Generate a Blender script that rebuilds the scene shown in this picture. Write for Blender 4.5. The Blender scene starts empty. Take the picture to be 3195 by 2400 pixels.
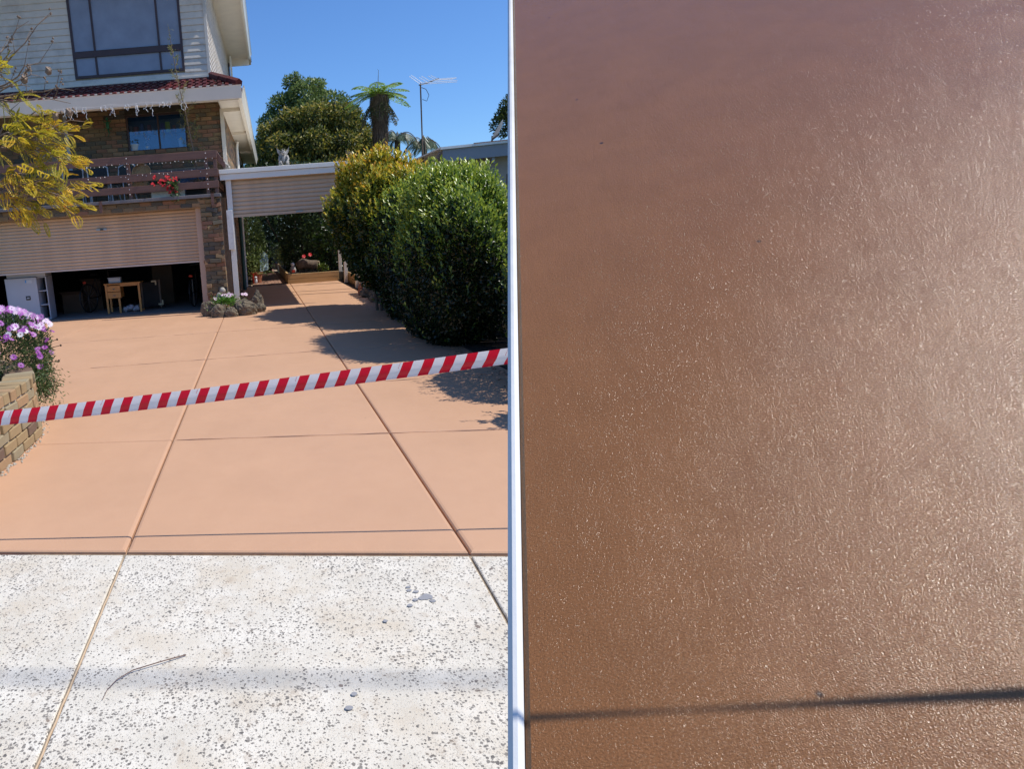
import bpy, math, random
import numpy as np
from mathutils import Vector, Matrix, noise
random.seed(7); rng = np.random.default_rng(11)
sc = bpy.context.scene
COL = sc.collection

# ------------------------------------------------------------------ camera
FPX, PPX, PPY = 2050.0, 816.0, 1206.0
PITCH = math.atan(474 / FPX); ROLL = math.atan(0.0705); CH = 1.55
fwd = Vector((0, math.cos(PITCH), -math.sin(PITCH)))
up0 = Vector((0, math.sin(PITCH), math.cos(PITCH))); rt0 = Vector((1, 0, 0))
crt = rt0 * math.cos(ROLL) - up0 * math.sin(ROLL)
cup = up0 * math.cos(ROLL) + rt0 * math.sin(ROLL)
cam = bpy.data.cameras.new('camera'); camo = bpy.data.objects.new('camera', cam); COL.objects.link(camo)
Mx = Matrix((crt, cup, -fwd)).transposed().to_4x4(); Mx.translation = Vector((0, 0, CH)); camo.matrix_world = Mx
cam.sensor_width = 36; cam.lens = 36 * FPX / 3195
cam.shift_x = (0.5 * 3195 - PPX) / 3195; cam.shift_y = (PPY - 1200) / 3195
cam.clip_start = 0.05; cam.clip_end = 2000; sc.camera = camo

# ------------------------------------------------------------------ light
SUN = Vector((0.539, -0.0757, 0.839)).normalized()
world = bpy.data.worlds.new('World'); sc.world = world; world.use_nodes = True
wn = world.node_tree; bg = wn.nodes['Background']
sky = wn.nodes.new('ShaderNodeTexSky'); sky.sky_type = 'NISHITA'; sky.sun_disc = False
sky.sun_elevation = math.asin(SUN.z); sky.sun_rotation = math.atan2(SUN.x, SUN.y)
sky.altitude = 0; sky.air_density = 1.0; sky.dust_density = 0.25; sky.ozone_density = 3.0
tint = wn.nodes.new('ShaderNodeMix'); tint.data_type = 'RGBA'; tint.blend_type = 'MULTIPLY'; tint.inputs[0].default_value = 1
tint.inputs[7].default_value = (.50, .73, 1.04, 1)
wn.links.new(sky.outputs[0], tint.inputs[6]); wn.links.new(tint.outputs[2], bg.inputs[0]); bg.inputs[1].default_value = 0.15
sl = bpy.data.lights.new('sun', 'SUN'); sl.energy = 4.6; sl.angle = math.radians(0.53); sl.color = (1, 0.95, 0.87)
slo = bpy.data.objects.new('sun', sl); COL.objects.link(slo); slo.rotation_euler = SUN.to_track_quat('Z', 'Y').to_euler()
sc.view_settings.view_transform = 'Standard'; sc.view_settings.look = 'None'
sc.view_settings.exposure = 0.0; sc.view_settings.gamma = 1; sc.view_settings.use_curve_mapping = False
sc.render.engine = 'CYCLES'

# ------------------------------------------------------------------ materials
class NT:
    def __init__(s, name):
        s.m = bpy.data.materials.new(name); s.m.use_nodes = True; s.t = s.m.node_tree
        s.p = s.t.nodes['Principled BSDF']; s.out = s.t.nodes['Material Output']
    def n(s, typ, **kw):
        x = s.t.nodes.new('ShaderNode' + typ)
        for k, v in kw.items():
            if k.startswith('i_'): x.inputs[k[2:].replace('_', ' ')].default_value = v
            else: setattr(x, k, v)
        return x
    def l(s, a, b): s.t.links.new(a, b)
    def coord(s, kind='Object', scale=(1, 1, 1), rot=(0, 0, 0)):
        c = s.n('TexCoord'); m = s.n('Mapping'); s.l(c.outputs[kind], m.inputs[0])
        m.inputs['Scale'].default_value = scale; m.inputs['Rotation'].default_value = rot; return m.outputs[0]
    def noise(s, vec, scale, detail=4, rough=.55, out='Fac'):
        x = s.n('TexNoise'); x.inputs['Scale'].default_value = scale; x.inputs['Detail'].default_value = detail
        x.inputs['Roughness'].default_value = rough; s.l(vec, x.inputs['Vector']); return x.outputs[out]
    def ramp(s, fac, stops, interp='LINEAR'):
        r = s.n('ValToRGB'); r.color_ramp.interpolation = interp; e = r.color_ramp.elements
        while len(e) > 1: e.remove(e[-1])
        e[0].position = stops[0][0]; e[0].color = c4(stops[0][1])
        for p, c in stops[1:]: q = e.new(p); q.color = c4(c)
        s.l(fac, r.inputs[0]); return r.outputs[0]
    def mix(s, fac, a, b, mode='MIX'):
        x = s.n('Mix', data_type='RGBA', blend_type=mode)
        for v, i in ((fac, 0), (a, 6), (b, 7)):
            if isinstance(v, (int, float)): x.inputs[i].default_value = v
            elif isinstance(v, tuple): x.inputs[i].default_value = c4(v)
            else: s.l(v, x.inputs[i])
        return x.outputs[2]
    def math(s, op, a, b=0.0):
        x = s.n('Math', operation=op)
        for i, v in enumerate((a, b)):
            if isinstance(v, (int, float)): x.inputs[i].default_value = v
            else: s.l(v, x.inputs[i])
        return x.outputs[0]
    def bump(s, h, strength, dist, prev=None):
        b = s.n('Bump'); b.inputs['Strength'].default_value = strength; b.inputs['Distance'].default_value = dist
        s.l(h, b.inputs['Height'])
        if prev: s.l(prev, b.inputs['Normal'])
        return b.outputs[0]
    def done(s, col=None, rough=.6, normal=None, spec=.5, metal=0, **kw):
        p = s.p
        if isinstance(col, tuple): p.inputs['Base Color'].default_value = c4(col)
        elif col is not None: s.l(col, p.inputs['Base Color'])
        if isinstance(rough, (int, float)): p.inputs['Roughness'].default_value = rough
        else: s.l(rough, p.inputs['Roughness'])
        if normal: s.l(normal, p.inputs['Normal'])
        p.inputs['Specular IOR Level'].default_value = spec; p.inputs['Metallic'].default_value = metal
        for k, v in kw.items(): p.inputs[k].default_value = v
        return s.m
def c4(c):
    if isinstance(c, (int, float)): return (c, c, c, 1)
    return tuple(c) + (1,) if len(c) == 3 else tuple(c)

def plain(name, c, rough=.6, var=.12, scale=6, bump=.15, bscale=60, bdist=.004, spec=.5, metal=0, dirt=None, stretch=(1, 1, 1)):
    n = NT(name); v = n.coord(scale=stretch); f = n.noise(v, scale)
    d = tuple(x * (1 - var) for x in c); u = tuple(min(1, x * (1 + var)) for x in c)
    col = n.ramp(f, [(.3, d), (.7, u)])
    if dirt:
        g = n.noise(v, scale * .6, 8, .7); col = n.mix(n.ramp(g, [(.5, 0.), (.68, 1.)]), col, dirt)
    return n.done(col, rough, n.bump(n.noise(v, bscale, 5), bump, bdist), spec, metal)

def coating_mat(name, base, sparkle):
    n = NT(name); v = n.coord()
    big = n.noise(v, 1.1, 6, .6); mid = n.noise(v, 7, 5, .6)
    a = tuple(x * .955 for x in base); b = tuple(min(1, x * 1.035) for x in base)
    col = n.ramp(big, [(.32, a), (.7, b)])
    col = n.mix(n.math('MULTIPLY', n.ramp(mid, [(.4, 0.), (.75, 1.)]), .13), col, (base[0] * .86, base[1] * .78, base[2] * .74))
    # trowel lustre: rough patches and smoother patches
    rp = n.noise(n.coord(scale=(1, .45, 1)), 3.2, 5, .6)
    if sparkle:
        vor = n.n('TexVoronoi', feature='F1'); vor.inputs['Scale'].default_value = 13; n.l(v, vor.inputs['Vector'])
        pit = n.ramp(vor.outputs['Distance'], [(.018, 1.), (.034, 0.)])
        col = n.mix(pit, col, (.05, .03, .02))
        gr = n.ramp(n.noise(v, 900, 2, .6), [(.30, .74), (.70, 1.26)]); col = n.mix(1.0, col, gr, 'MULTIPLY')
        gr2 = n.ramp(n.noise(v, 16, 5, .6), [(.3, .93), (.70, 1.07)]); col = n.mix(1.0, col, gr2, 'MULTIPLY')
        rr = n.ramp(rp, [(.3, .12), (.7, .19)])
        g1 = n.noise(v, 1250, 2, .6); g2 = n.noise(v, 620, 2, .6); g3 = n.noise(v, 230, 3, .6)
        amp = n.ramp(rp, [(.3, .5), (.7, 1.)])
        nb = n.bump(g1, 1.0, .00034)
        nb = n.bump(n.math('MULTIPLY', g2, amp), 1.0, .00038, nb); nb = n.bump(n.math('MULTIPLY', g3, amp), .35, .0004, nb)
        sw = n.noise(n.coord(scale=(1, .35, 1), rot=(0, 0, .5)), 38, 4, .6); nb = n.bump(n.math('MULTIPLY', sw, amp), .6, .0016, nb)
        nb = n.bump(n.noise(v, 7, 3, .5), .3, .006, nb)
        return n.done(col, rr, nb, .34)
    ch = n.ramp(n.noise(v, 120, 2, .5), [(.70, 0.), (.76, 1.)])
    col = n.mix(n.math('MULTIPLY', ch, .35), col, tuple(min(1, x * 1.3) for x in base))
    vor = n.n('TexVoronoi', feature='F1'); vor.inputs['Scale'].default_value = 3.1; n.l(v, vor.inputs['Vector'])
    col = n.mix(n.ramp(vor.outputs['Distance'], [(.012, 1.), (.02, 0.)]), col, (.12, .07, .05))
    nb = n.bump(n.noise(v, 140, 4, .6), .35, .0025); nb = n.bump(n.noise(v, 6, 4, .5), .5, .006, nb)
    return n.done(col, n.ramp(rp, [(.3, .5), (.7, .66)]), nb, .35)
M_coat = coating_mat('driveway_coating', (.575, .342, .208), False)
M_slab = coating_mat('sealed_coating', (.258, .113, .042), True)

def aggregate_mat():
    n = NT('pale_aggregate_concrete'); v = n.coord()
    w = n.n('VectorMath', operation='ADD'); n.l(v, w.inputs[0])
    sn = n.n('VectorMath', operation='SCALE'); n.l(n.noise(v, 90, 2, .5, 'Color'), sn.inputs[0]); sn.inputs['Scale'].default_value = .012; n.l(sn.outputs[0], w.inputs[1]); vv = w.outputs[0]
    st = n.noise(v, 2.4, 7, .68); st2 = n.noise(v, 11, 7, .7)
    col = n.ramp(n.noise(v, 4, 5, .6), [(.3, (.63, .585, .49)), (.7, (.80, .75, .645))])
    col = n.mix(n.math('MULTIPLY', n.ramp(st, [(.47, 0.), (.68, 1.)]), .75), col, (.60, .51, .38))
    dens = n.ramp(n.noise(v, 2.0, 5, .6), [(.30, .62), (.60, 1.25)])
    def chips(scale, lo, hi, thr, colr, amount=1.):
        nonlocal col
        q = n.n('TexVoronoi', feature='F1'); q.inputs['Scale'].default_value = scale; n.l(vv, q.inputs['Vector'])
        size = n.ramp(q.outputs['Color'], [(thr, 0.), (thr + .02, lo), (1, hi)])
        d2 = n.math('LESS_THAN', q.outputs['Distance'], n.math('MULTIPLY', size, dens))
        col = n.mix(n.math('MULTIPLY', d2, amount), col, colr)
    chips(80, .22, .50, .42, (.16, .145, .13), .85)
    chips(170, .22, .46, .35, (.27, .25, .22), .6)
    chips(42, .14, .27, .50, (.135, .125, .115), .95)
    chips(14, .07, .17, .72, (.17, .13, .11), .85)
    fine = n.ramp(n.noise(v, 320, 3, .7), [(.57, 0.), (.70, 1.)]); col = n.mix(n.math('MULTIPLY', fine, .35), col, (.38, .33, .27))
    bs = n.math('MULTIPLY', n.ramp(st2, [(.56, 0.), (.72, 1.)]), .6); col = n.mix(bs, col, (.40, .31, .22))
    return n.done(col, .8, n.bump(n.noise(v, 160, 5, .6), .5, .004), .25)
M_agg = aggregate_mat()

def brick_mat(name, stops, scale=14):
    n = NT(name); v = n.coord('Object'); g = n.n('NewGeometry'); o = n.n('ObjectInfo')
    r = n.math('FRACT', n.math('ADD', g.outputs['Random Per Island'], o.outputs['Random']))
    col = n.ramp(r, stops, 'CONSTANT')
    f = n.noise(v, scale, 6, .65)
    col = n.mix(n.math('MULTIPLY', n.ramp(f, [(.35, 0.), (.7, 1.)]), .45), col, tuple(x * .62 for x in stops[0][1]))
    return n.done(col, .85, n.bump(f, .6, .006), .2)
M_brick = brick_mat('clinker_brick', [(0, (0.221, 0.15, 0.088)), (0.16, (0.286, 0.169, 0.098)), (0.32, (0.15, 0.133, 0.099)), (0.46, (0.299, 0.208, 0.111)), (0.6, (0.098, 0.098, 0.091)), (0.72, (0.325, 0.169, 0.107)), (0.84, (0.234, 0.182, 0.114)), (0.93, (0.403, 0.254, 0.143))])
M_pbrick = brick_mat('planter_brick', [(0, (.36, .26, .14)), (.3, (.30, .235, .14)), (.5, (.16, .105, .08)), (.62, (.40, .255, .14)), (.8, (.33, .28, .18))])
M_paver = brick_mat('red_paver', [(0, (.34, .19, .13)), (.4, (.42, .25, .17)), (.7, (.28, .165, .12))])
M_tile = brick_mat('glazed_roof_tile', [(0, (.13, .028, .028)), (.3, (.095, .022, .025)), (.6, (.16, .034, .030)), (.8, (.075, .02, .022))])
M_tile.node_tree.nodes['Principled BSDF'].inputs['Roughness'].default_value = .38
M_mortar = plain('mortar', (.34, .26, .18), .9, .2, 20)
M_mortarp = plain('old_mortar', (.42, .38, .31), .9, .25, 20)
M_board = plain('beige_weatherboard', (.70, .63, .54), .55, .06, 3, dirt=(.52, .46, .39))
M_trimb = plain('cream_paint', (.74, .67, .55), .45, .06, 3)
M_white = plain('white_paint', (.74, .735, .71), .45, .05, 3, dirt=(.55, .52, .46))
M_white.node_tree.nodes['Principled BSDF'].inputs['Roughness'].default_value = .4
M_fasc = plain('grey_white_fascia', (.80, .77, .70), .45, .04, 3)
M_roller = plain('beige_colorbond', (.62, .46, .315), .42, .07, 2, spec=.4, dirt=(.50, .36, .25))
M_trim = plain('pinkish_trim', (.58, .42, .32), .5, .06, 4)
M_brown = plain('brown_timber', (.16, .078, .055), .5, .18, 8, stretch=(.2, 1, 4))
M_dbrown = plain('dark_brown_frame', (.062, .034, .034), .45, .1, 5)
M_coping = plain('grey_coping', (.17, .155, .155), .6, .12, 5)
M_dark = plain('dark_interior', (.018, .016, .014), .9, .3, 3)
M_conc = plain('garage_floor', (.26, .23, .21), .8, .15, 5)
M_soil = plain('mulch', (.045, .032, .022), .95, .5, 40, .8, 90, .02)
M_bark = plain('bark', (.12, .085, .06), .9, .4, 18, .8, 40, .01, stretch=(1, 1, .3))
M_twig = plain('pale_twig', (.24, .17, .12), .8, .3, 30)
M_sleeper = plain('pine_sleeper', (.42, .27, .12), .7, .2, 5, stretch=(.3, 1, 3))
M_desk = plain('orange_pine', (.62, .26, .06), .4, .15, 6, stretch=(.3, 1, 3))
M_stone = plain('grey_stone', (.36, .34, .31), .85, .3, 30, .5, 60, .006, dirt=(.14, .13, .11))
M_lava = plain('lava_rock', (.18, .145, .10), .95, .35, 25, 1.0, 55, .02, dirt=(.065, .055, .045))
M_terr = plain('terracotta', (.40, .15, .08), .75, .15, 10)
M_black = plain('black_plastic', (.015, .015, .017), .4, .1, 10)
M_grey = plain('grey_metal', (.35, .36, .38), .35, .08, 10, metal=.6)
M_nfasc = plain('bluegrey_fascia', (.23, .25, .285), .5, .05, 3)
M_nwall = plain('grey_brick_far', (.33, .30, .27), .8, .08, 3)
M_fence = plain('weathered_paling', (.21, .165, .135), .85, .25, 12, .5, 40, .004, stretch=(1, 1, .15))
M_cab = plain('blue_white_laminate', (.50, .53, .58), .4, .03, 3)
M_card = plain('cardboard', (.10, .065, .04), .85, .1, 5)
M_basket = plain('wicker', (.52, .31, .14), .75, .3, 60, .8, 80, .01)
M_red = plain('red_petal', (.62, .015, .02), .5, .15, 40)
M_redp = plain('red_plastic', (.62, .05, .02), .35, .05, 5)
M_green = plain('green_hose', (.03, .10, .09), .5, .1, 5)
M_porc = plain('white_porcelain', (.62, .66, .70), .25, .04, 10)
M_wire = plain('white_wire', (.75, .75, .75), .4, .02, 10)
M_rust = plain('rusty_edge', (.28, .09, .05), .8, .3, 20)
M_cable = plain('black_cable', (.02, .02, .022), .5, .1, 10)
M_blue = plain('blue_board', (.05, .085, .15), .5, .1, 4)
def glass_mat(name, c, rough=.06):
    n = NT(name); v = n.coord(); f = n.noise(v, 2.5, 3)
    return n.done(n.ramp(f, [(.3, tuple(x * .85 for x in c)), (.7, tuple(x * 1.15 for x in c))]), rough, n.bump(n.noise(v, 1.7, 2), .06, .02), .9)
M_curtain = glass_mat('curtained_glass', (.24, .265, .34), .4)
def clear_glass():
    n = NT('window_glass'); n.t.nodes.remove(n.p)
    g = n.n('BsdfGlossy'); g.inputs['Roughness'].default_value = .03; t = n.n('BsdfTransparent'); t.inputs[0].default_value = (.80, .90, .98, 1)
    f = n.n('Fresnel'); f.inputs[0].default_value = 1.6; m = n.n('MixShader'); a = n.math('ADD', f.outputs[0], .06)
    n.l(a, m.inputs[0]); n.l(t.outputs[0], m.inputs[1]); n.l(g.outputs[0], m.inputs[2]); n.l(m.outputs[0], n.out.inputs[0])
    g.inputs[0].default_value = (.55, .72, .9, 1); return n.m
M_glass = clear_glass()

def leaf_mat(name, stops, rough=.42, trans=.3, spec=.5):
    n = NT(name); a = n.n('Attribute'); a.attribute_name = 'tint'
    col = n.ramp(a.outputs['Fac'], stops); n.done(col, rough, None, spec)
    tr = n.n('BsdfTranslucent'); hs = n.n('HueSaturation'); hs.inputs['Value'].default_value = 1.5; n.l(col, hs.inputs['Color']); n.l(hs.outputs[0], tr.inputs[0])
    m = n.n('MixShader'); m.inputs[0].default_value = trans
    n.l(n.p.outputs[0], m.inputs[1]); n.l(tr.outputs[0], m.inputs[2]); n.l(m.outputs[0], n.out.inputs[0]); return n.m
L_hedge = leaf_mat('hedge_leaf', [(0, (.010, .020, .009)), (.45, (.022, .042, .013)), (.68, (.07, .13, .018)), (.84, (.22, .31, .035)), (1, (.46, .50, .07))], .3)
L_gold = leaf_mat('golden_leaf', [(0, (.014, .032, .010)), (.45, (.035, .065, .014)), (.66, (.09, .13, .02)), (.8, (.36, .36, .035)), (.92, (.62, .50, .05)), (1, (.68, .38, .05))], .3)
L_cedar = leaf_mat('conifer_leaf', [(0, (.016, .028, .010)), (.3, (.060, .085, .016)), (.65, (.19, .21, .03)), (1, (.42, .32, .06))], .55)
L_tree = leaf_mat('mid_green_leaf', [(0, (.022, .040, .014)), (.5, (.10, .155, .04)), (1, (.28, .34, .11))], .42)
L_fern = leaf_mat('fern_leaf', [(0, (.13, .105, .055)), (.3, (.08, .11, .03)), (.7, (.22, .36, .05)), (1, (.38, .48, .10))], .5, .4)
L_palm = leaf_mat('palm_leaf', [(0, (.04, .07, .04)), (.6, (.11, .16, .09)), (1, (.26, .31, .19))], .35)
L_yel = leaf_mat('yellow_leaf', [(0, (.17, .19, .02)), (.35, (.42, .37, .035)), (.65, (.66, .48, .05)), (1, (.74, .36, .05))], .5, .4)
L_bamb = leaf_mat('olive_leaf', [(0, (.09, .11, .03)), (.6, (.20, .22, .05)), (1, (.34, .30, .08))], .5, .35)
L_daisy = leaf_mat('daisy_leaf', [(0, (.018, .040, .012)), (.6, (.055, .10, .028)), (1, (.12, .17, .05))], .5)
L_dead = leaf_mat('dead_frond', [(0, (.07, .045, .03)), (1, (.22, .16, .10))], .8, .1)
L_pet = leaf_mat('petal', [(0, (.20, .03, .26)), (.5, (.42, .10, .46)), (.62, (.62, .30, .62)), (.8, (.80, .62, .80)), (.9, (.85, .82, .85)), (1, (.88, .88, .88))], .5, .35)

# ------------------------------------------------------------------ geometry helpers
class MB:
    def __init__(s): s.v = []; s.f = []
    def add(s, vs, fs):
        o = len(s.v); s.v.extend([tuple(v) for v in vs]); s.f.extend([tuple(i + o for i in f) for f in fs]); return s
    def box(s, x0, x1, y0, y1, z0, z1, rz=0, c=None):
        vs = [(x, y, z) for z in (z0, z1) for x, y in ((x0, y0), (x1, y0), (x1, y1), (x0, y1))]
        if rz:
            cx, cy = c if c else ((x0 + x1) / 2, (y0 + y1) / 2); a, b = math.cos(rz), math.sin(rz)
            vs = [(cx + (x - cx) * a - (y - cy) * b, cy + (x - cx) * b + (y - cy) * a, z) for x, y, z in vs]
        return s.add(vs, [(0, 3, 2, 1), (4, 5, 6, 7), (0, 1, 5, 4), (1, 2, 6, 5), (2, 3, 7, 6), (3, 0, 4, 7)])
    def cbox(s, x0, x1, y0, y1, z0, z1, b=.006):
        # chamfered box: 24-ish faces
        vs = []; 
        X = (x0, x1); Y = (y0, y1); Z = (z0, z1); idx = {}
        for i in (0, 1):
            for j in (0, 1):
                for k in (0, 1):
                    sx, sy, sz = (b if i == 0 else -b), (b if j == 0 else -b), (b if k == 0 else -b)
                    idx[i, j, k] = (len(vs), len(vs) + 1, len(vs) + 2)
                    vs += [(X[i], Y[j] + sy, Z[k] + sz), (X[i] + sx, Y[j], Z[k] + sz), (X[i] + sx, Y[j] + sy, Z[k])]
        f = []
        I = lambda i, j, k, a: idx[i, j, k][a]
        for i in (0, 1):
            q = [I(i, 0, 0, 0), I(i, 1, 0, 0), I(i, 1, 1, 0), I(i, 0, 1, 0)]; f.append(q if i else q[::-1])
            q = [I(0, i, 0, 1), I(1, i, 0, 1), I(1, i, 1, 1), I(0, i, 1, 1)]; f.append(q[::-1] if i else q)
            q = [I(0, 0, i, 2), I(1, 0, i, 2), I(1, 1, i, 2), I(0, 1, i, 2)]; f.append(q if i else q[::-1])
        for j in (0, 1):
            for k in (0, 1): f.append([I(0, j, k, 1), I(1, j, k, 1), I(1, j, k, 2), I(0, j, k, 2)])
        for i in (0, 1):
            for k in (0, 1): f.append([I(i, 0, k, 0), I(i, 1, k, 0), I(i, 1, k, 2), I(i, 0, k, 2)])
            for j in (0, 1): f.append([I(i, j, 0, 0), I(i, j, 1, 0), I(i, j, 1, 1), I(i, j, 0, 1)])
        for q in idx.values(): f.append(list(q))
        return s.add(vs, f)
    def tube(s, pts, r, n=6, cap=True):
        pts = [Vector(p) for p in pts]; rs = r if isinstance(r, (list, tuple)) else [r] * len(pts)
        o = len(s.v); prev = None
        for i, p in enumerate(pts):
            t = (pts[min(i + 1, len(pts) - 1)] - pts[max(i - 1, 0)]).normalized()
            a = prev if prev else (Vector((0, 0, 1)) if abs(t.z) < .9 else Vector((1, 0, 0)))
            u = (a - t * a.dot(t)).normalized(); prev = u; w = t.cross(u)
            for k in range(n):
                an = 2 * math.pi * k / n; s.v.append(tuple(p + (u * math.cos(an) + w * math.sin(an)) * rs[i]))
        for i in range(len(pts) - 1):
            for k in range(n):
                a = o + i * n + k; b = o + i * n + (k + 1) % n; s.f.append((a, b, b + n, a + n))
        if cap: s.f.append(tuple(o + k for k in range(n))[::-1]); s.f.append(tuple(o + (len(pts) - 1) * n + k for k in range(n)))
        return s
    def lathe(s, prof, c=(0, 0, 0), n=16):
        o = len(s.v)
        for r, z in prof:
            for k in range(n): a = 2 * math.pi * k / n; s.v.append((c[0] + r * math.cos(a), c[1] + r * math.sin(a), c[2] + z))
        for i in range(len(prof) - 1):
            for k in range(n): a = o + i * n + k; b = o + i * n + (k + 1) % n; s.f.append((a, b, b + n, a + n))
        return s
    def blob(s, c, r, seed=0, amp=.15, fr=2.0, nu=14, nv=10, rot=None):
        vs = []; fs = []; c = Vector(c)
        r = Vector(r) if not isinstance(r, (int, float)) else Vector((r, r, r))
        for j in range(nv + 1):
            th = math.pi * j / nv
            for i in range(nu):
                ph = 2 * math.pi * i / nu; d = Vector((math.sin(th) * math.cos(ph), math.sin(th) * math.sin(ph), math.cos(th)))
                k = 1 + amp * noise.fractal(d * fr + Vector((seed * 7.3, seed, 0)), .6, 2, 4)
                p = Vector((d.x * r.x, d.y * r.y, d.z * r.z)) * k
                if rot: p = rot @ p
                vs.append(c + p)
        for j in range(nv):
            for i in range(nu): a = j * nu + i; b = j * nu + (i + 1) % nu; fs.append((a, a + nu, b + nu, b))
        return s.add(vs, fs)
    def prism(s, poly, z0, z1):
        n = len(poly); return s.add([(x, y, z) for z in (z0, z1) for x, y in poly], [tuple(range(n))[::-1], tuple(range(n, 2 * n))] + [(i, (i + 1) % n, (i + 1) % n + n, i + n) for i in range(n)])
    def build(s, name, mat, parent=None, smooth=False, bevel=0):
        off = root_off(parent)
        me = bpy.data.meshes.new(name); me.from_pydata([(v[0] - off[0], v[1] - off[1], v[2] - off[2]) for v in s.v], [], s.f)
        me.materials.append(mat)
        if smooth: me.polygons.foreach_set('use_smooth', [True] * len(me.polygons))
        me.update(); o = bpy.data.objects.new(name, me); COL.objects.link(o)
        OFF[o.name] = off
        if parent: o.parent = parent
        if bevel: b = o.modifiers.new('b', 'BEVEL'); b.width = bevel; b.segments = 2; b.limit_method = 'ANGLE'
        return o
OFF = {}
def root_off(p): return OFF.get(p.name, (0, 0, 0)) if p else (0, 0, 0)
def tag(o, label, cat, group=None):
    o['label'] = label; o['category'] = cat
    if group: o['group'] = group
    return o
def thing(name, label, cat, loc=(0, 0, 0), group=None):
    o = bpy.data.objects.new(name, None); COL.objects.link(o); o.location = loc; OFF[o.name] = tuple(loc); o.empty_display_size = .1
    return tag(o, label, cat, group)
def struct(o): o['kind'] = 'structure'; return o
def stuff(o): o['kind'] = 'stuff'; return o
def copy_part(o, parent, loc, rot=(0, 0, 0), scale=(1, 1, 1)):
    c = o.copy(); COL.objects.link(c); c.parent = parent; c.location = loc; c.rotation_euler = rot; c.scale = scale; return c
def copy_tree(r, loc, label, rz=0, scale=1):
    c = r.copy(); COL.objects.link(c); c.location = loc; c.rotation_euler = (0, 0, rz); c.scale = (scale,) * 3; c['label'] = label
    for ch in r.children: d = ch.copy(); COL.objects.link(d); d.parent = c
    return c

def nrm(a): return a / np.maximum(np.linalg.norm(a, axis=1, keepdims=True), 1e-6)
def leaves(name, P, D, N, Ln, W, tint, mat, parent=None, fold=.25):
    n = len(P); D = nrm(D); S = nrm(np.cross(D, N)); U = np.cross(S, D)
    Ln = np.broadcast_to(Ln, (n,))[:, None]; W = np.broadcast_to(W, (n,))[:, None]
    V = np.empty((n, 4, 3)); V[:, 0] = P; V[:, 1] = P + D * Ln * .5 + S * W * .5 + U * W * fold
    V[:, 2] = P + D * Ln; V[:, 3] = P + D * Ln * .5 - S * W * .5 + U * W * fold
    off = np.array(root_off(parent)); V = (V.reshape(-1, 3) - off).astype(np.float32)
    me = bpy.data.meshes.new(name); me.vertices.add(4 * n); me.vertices.foreach_set('co', V.ravel())
    b = np.arange(n) * 4; T = np.stack([b, b + 1, b + 2, b, b + 2, b + 3], 1).astype(np.int32)
    me.loops.add(6 * n); me.loops.foreach_set('vertex_index', T.ravel()); me.polygons.add(2 * n)
    me.polygons.foreach_set('loop_start', np.arange(2 * n, dtype=np.int32) * 3)
    me.update(calc_edges=True)
    at = me.attributes.new('tint', 'FLOAT', 'POINT'); at.data.foreach_set('value', np.repeat(np.clip(tint, 0, 1), 4).astype(np.float32))
    me.materials.append(mat); o = bpy.data.objects.new(name, me); COL.objects.link(o)
    if parent: o.parent = parent
    return o
def rdir(n): return nrm(rng.normal(size=(n, 3)))
def snoise(P, f, seed=0):
    r = np.random.default_rng(seed); out = 0
    for i in range(5):
        k = r.normal(size=3) * f * (1 + .5 * i); out = out + np.sin(P @ k + r.uniform(0, 6.3)) / (1 + .35 * i)
    return out / 2.6
def shell(n, c, h, p=3.0, depth=.18, lump=.1, lf=2.2, seed=0):
    """points near the surface of a lumpy rounded box; returns points and outward normals"""
    d = rdir(n); k = (np.abs(d) ** p).sum(1) ** (-1 / p); q = d * k[:, None]
    nn = nrm(np.sign(q) * np.abs(q) ** (p - 1) / np.array(h)); lm = 1 + lump * snoise(q * np.array(h), lf, seed)
    u = 1 - np.abs(rng.normal(size=n)) * depth
    return np.array(c) + q * np.array(h) * (lm * u)[:, None], nn, u
def shoots(n, base, dirs, length, per, leafL):
    """n shoots: lines of paired leaves; returns P, D, N, t"""
    Ps, Ds, Ns, Ts = [], [], [], []
    L = length * rng.uniform(.5, 1.2, n); t = np.linspace(.1, 1, per)
    dirs = nrm(dirs)
    for j, tt in enumerate(t):
        side = nrm(np.cross(dirs, rdir(n)))
        bend = np.array([0, 0, .0])
        Ps.append(base + dirs * (L * tt)[:, None] + bend); Ds.append(nrm(side * (1.1 - .6 * tt) + dirs * .7)); Ns.append(nrm(dirs + rdir(n) * .3)); Ts.append(np.full(n, tt))
    return np.concatenate(Ps), np.concatenate(Ds), np.concatenate(Ns), np.concatenate(Ts)

# ================================================================== SETTING
struct(MB().box(-60, 60, -10, 80, -.6, -.09).build('ground', plain('dry_lawn', (.085, .095, .04), .95, .35, 3, .8, 60, .02)))
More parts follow.
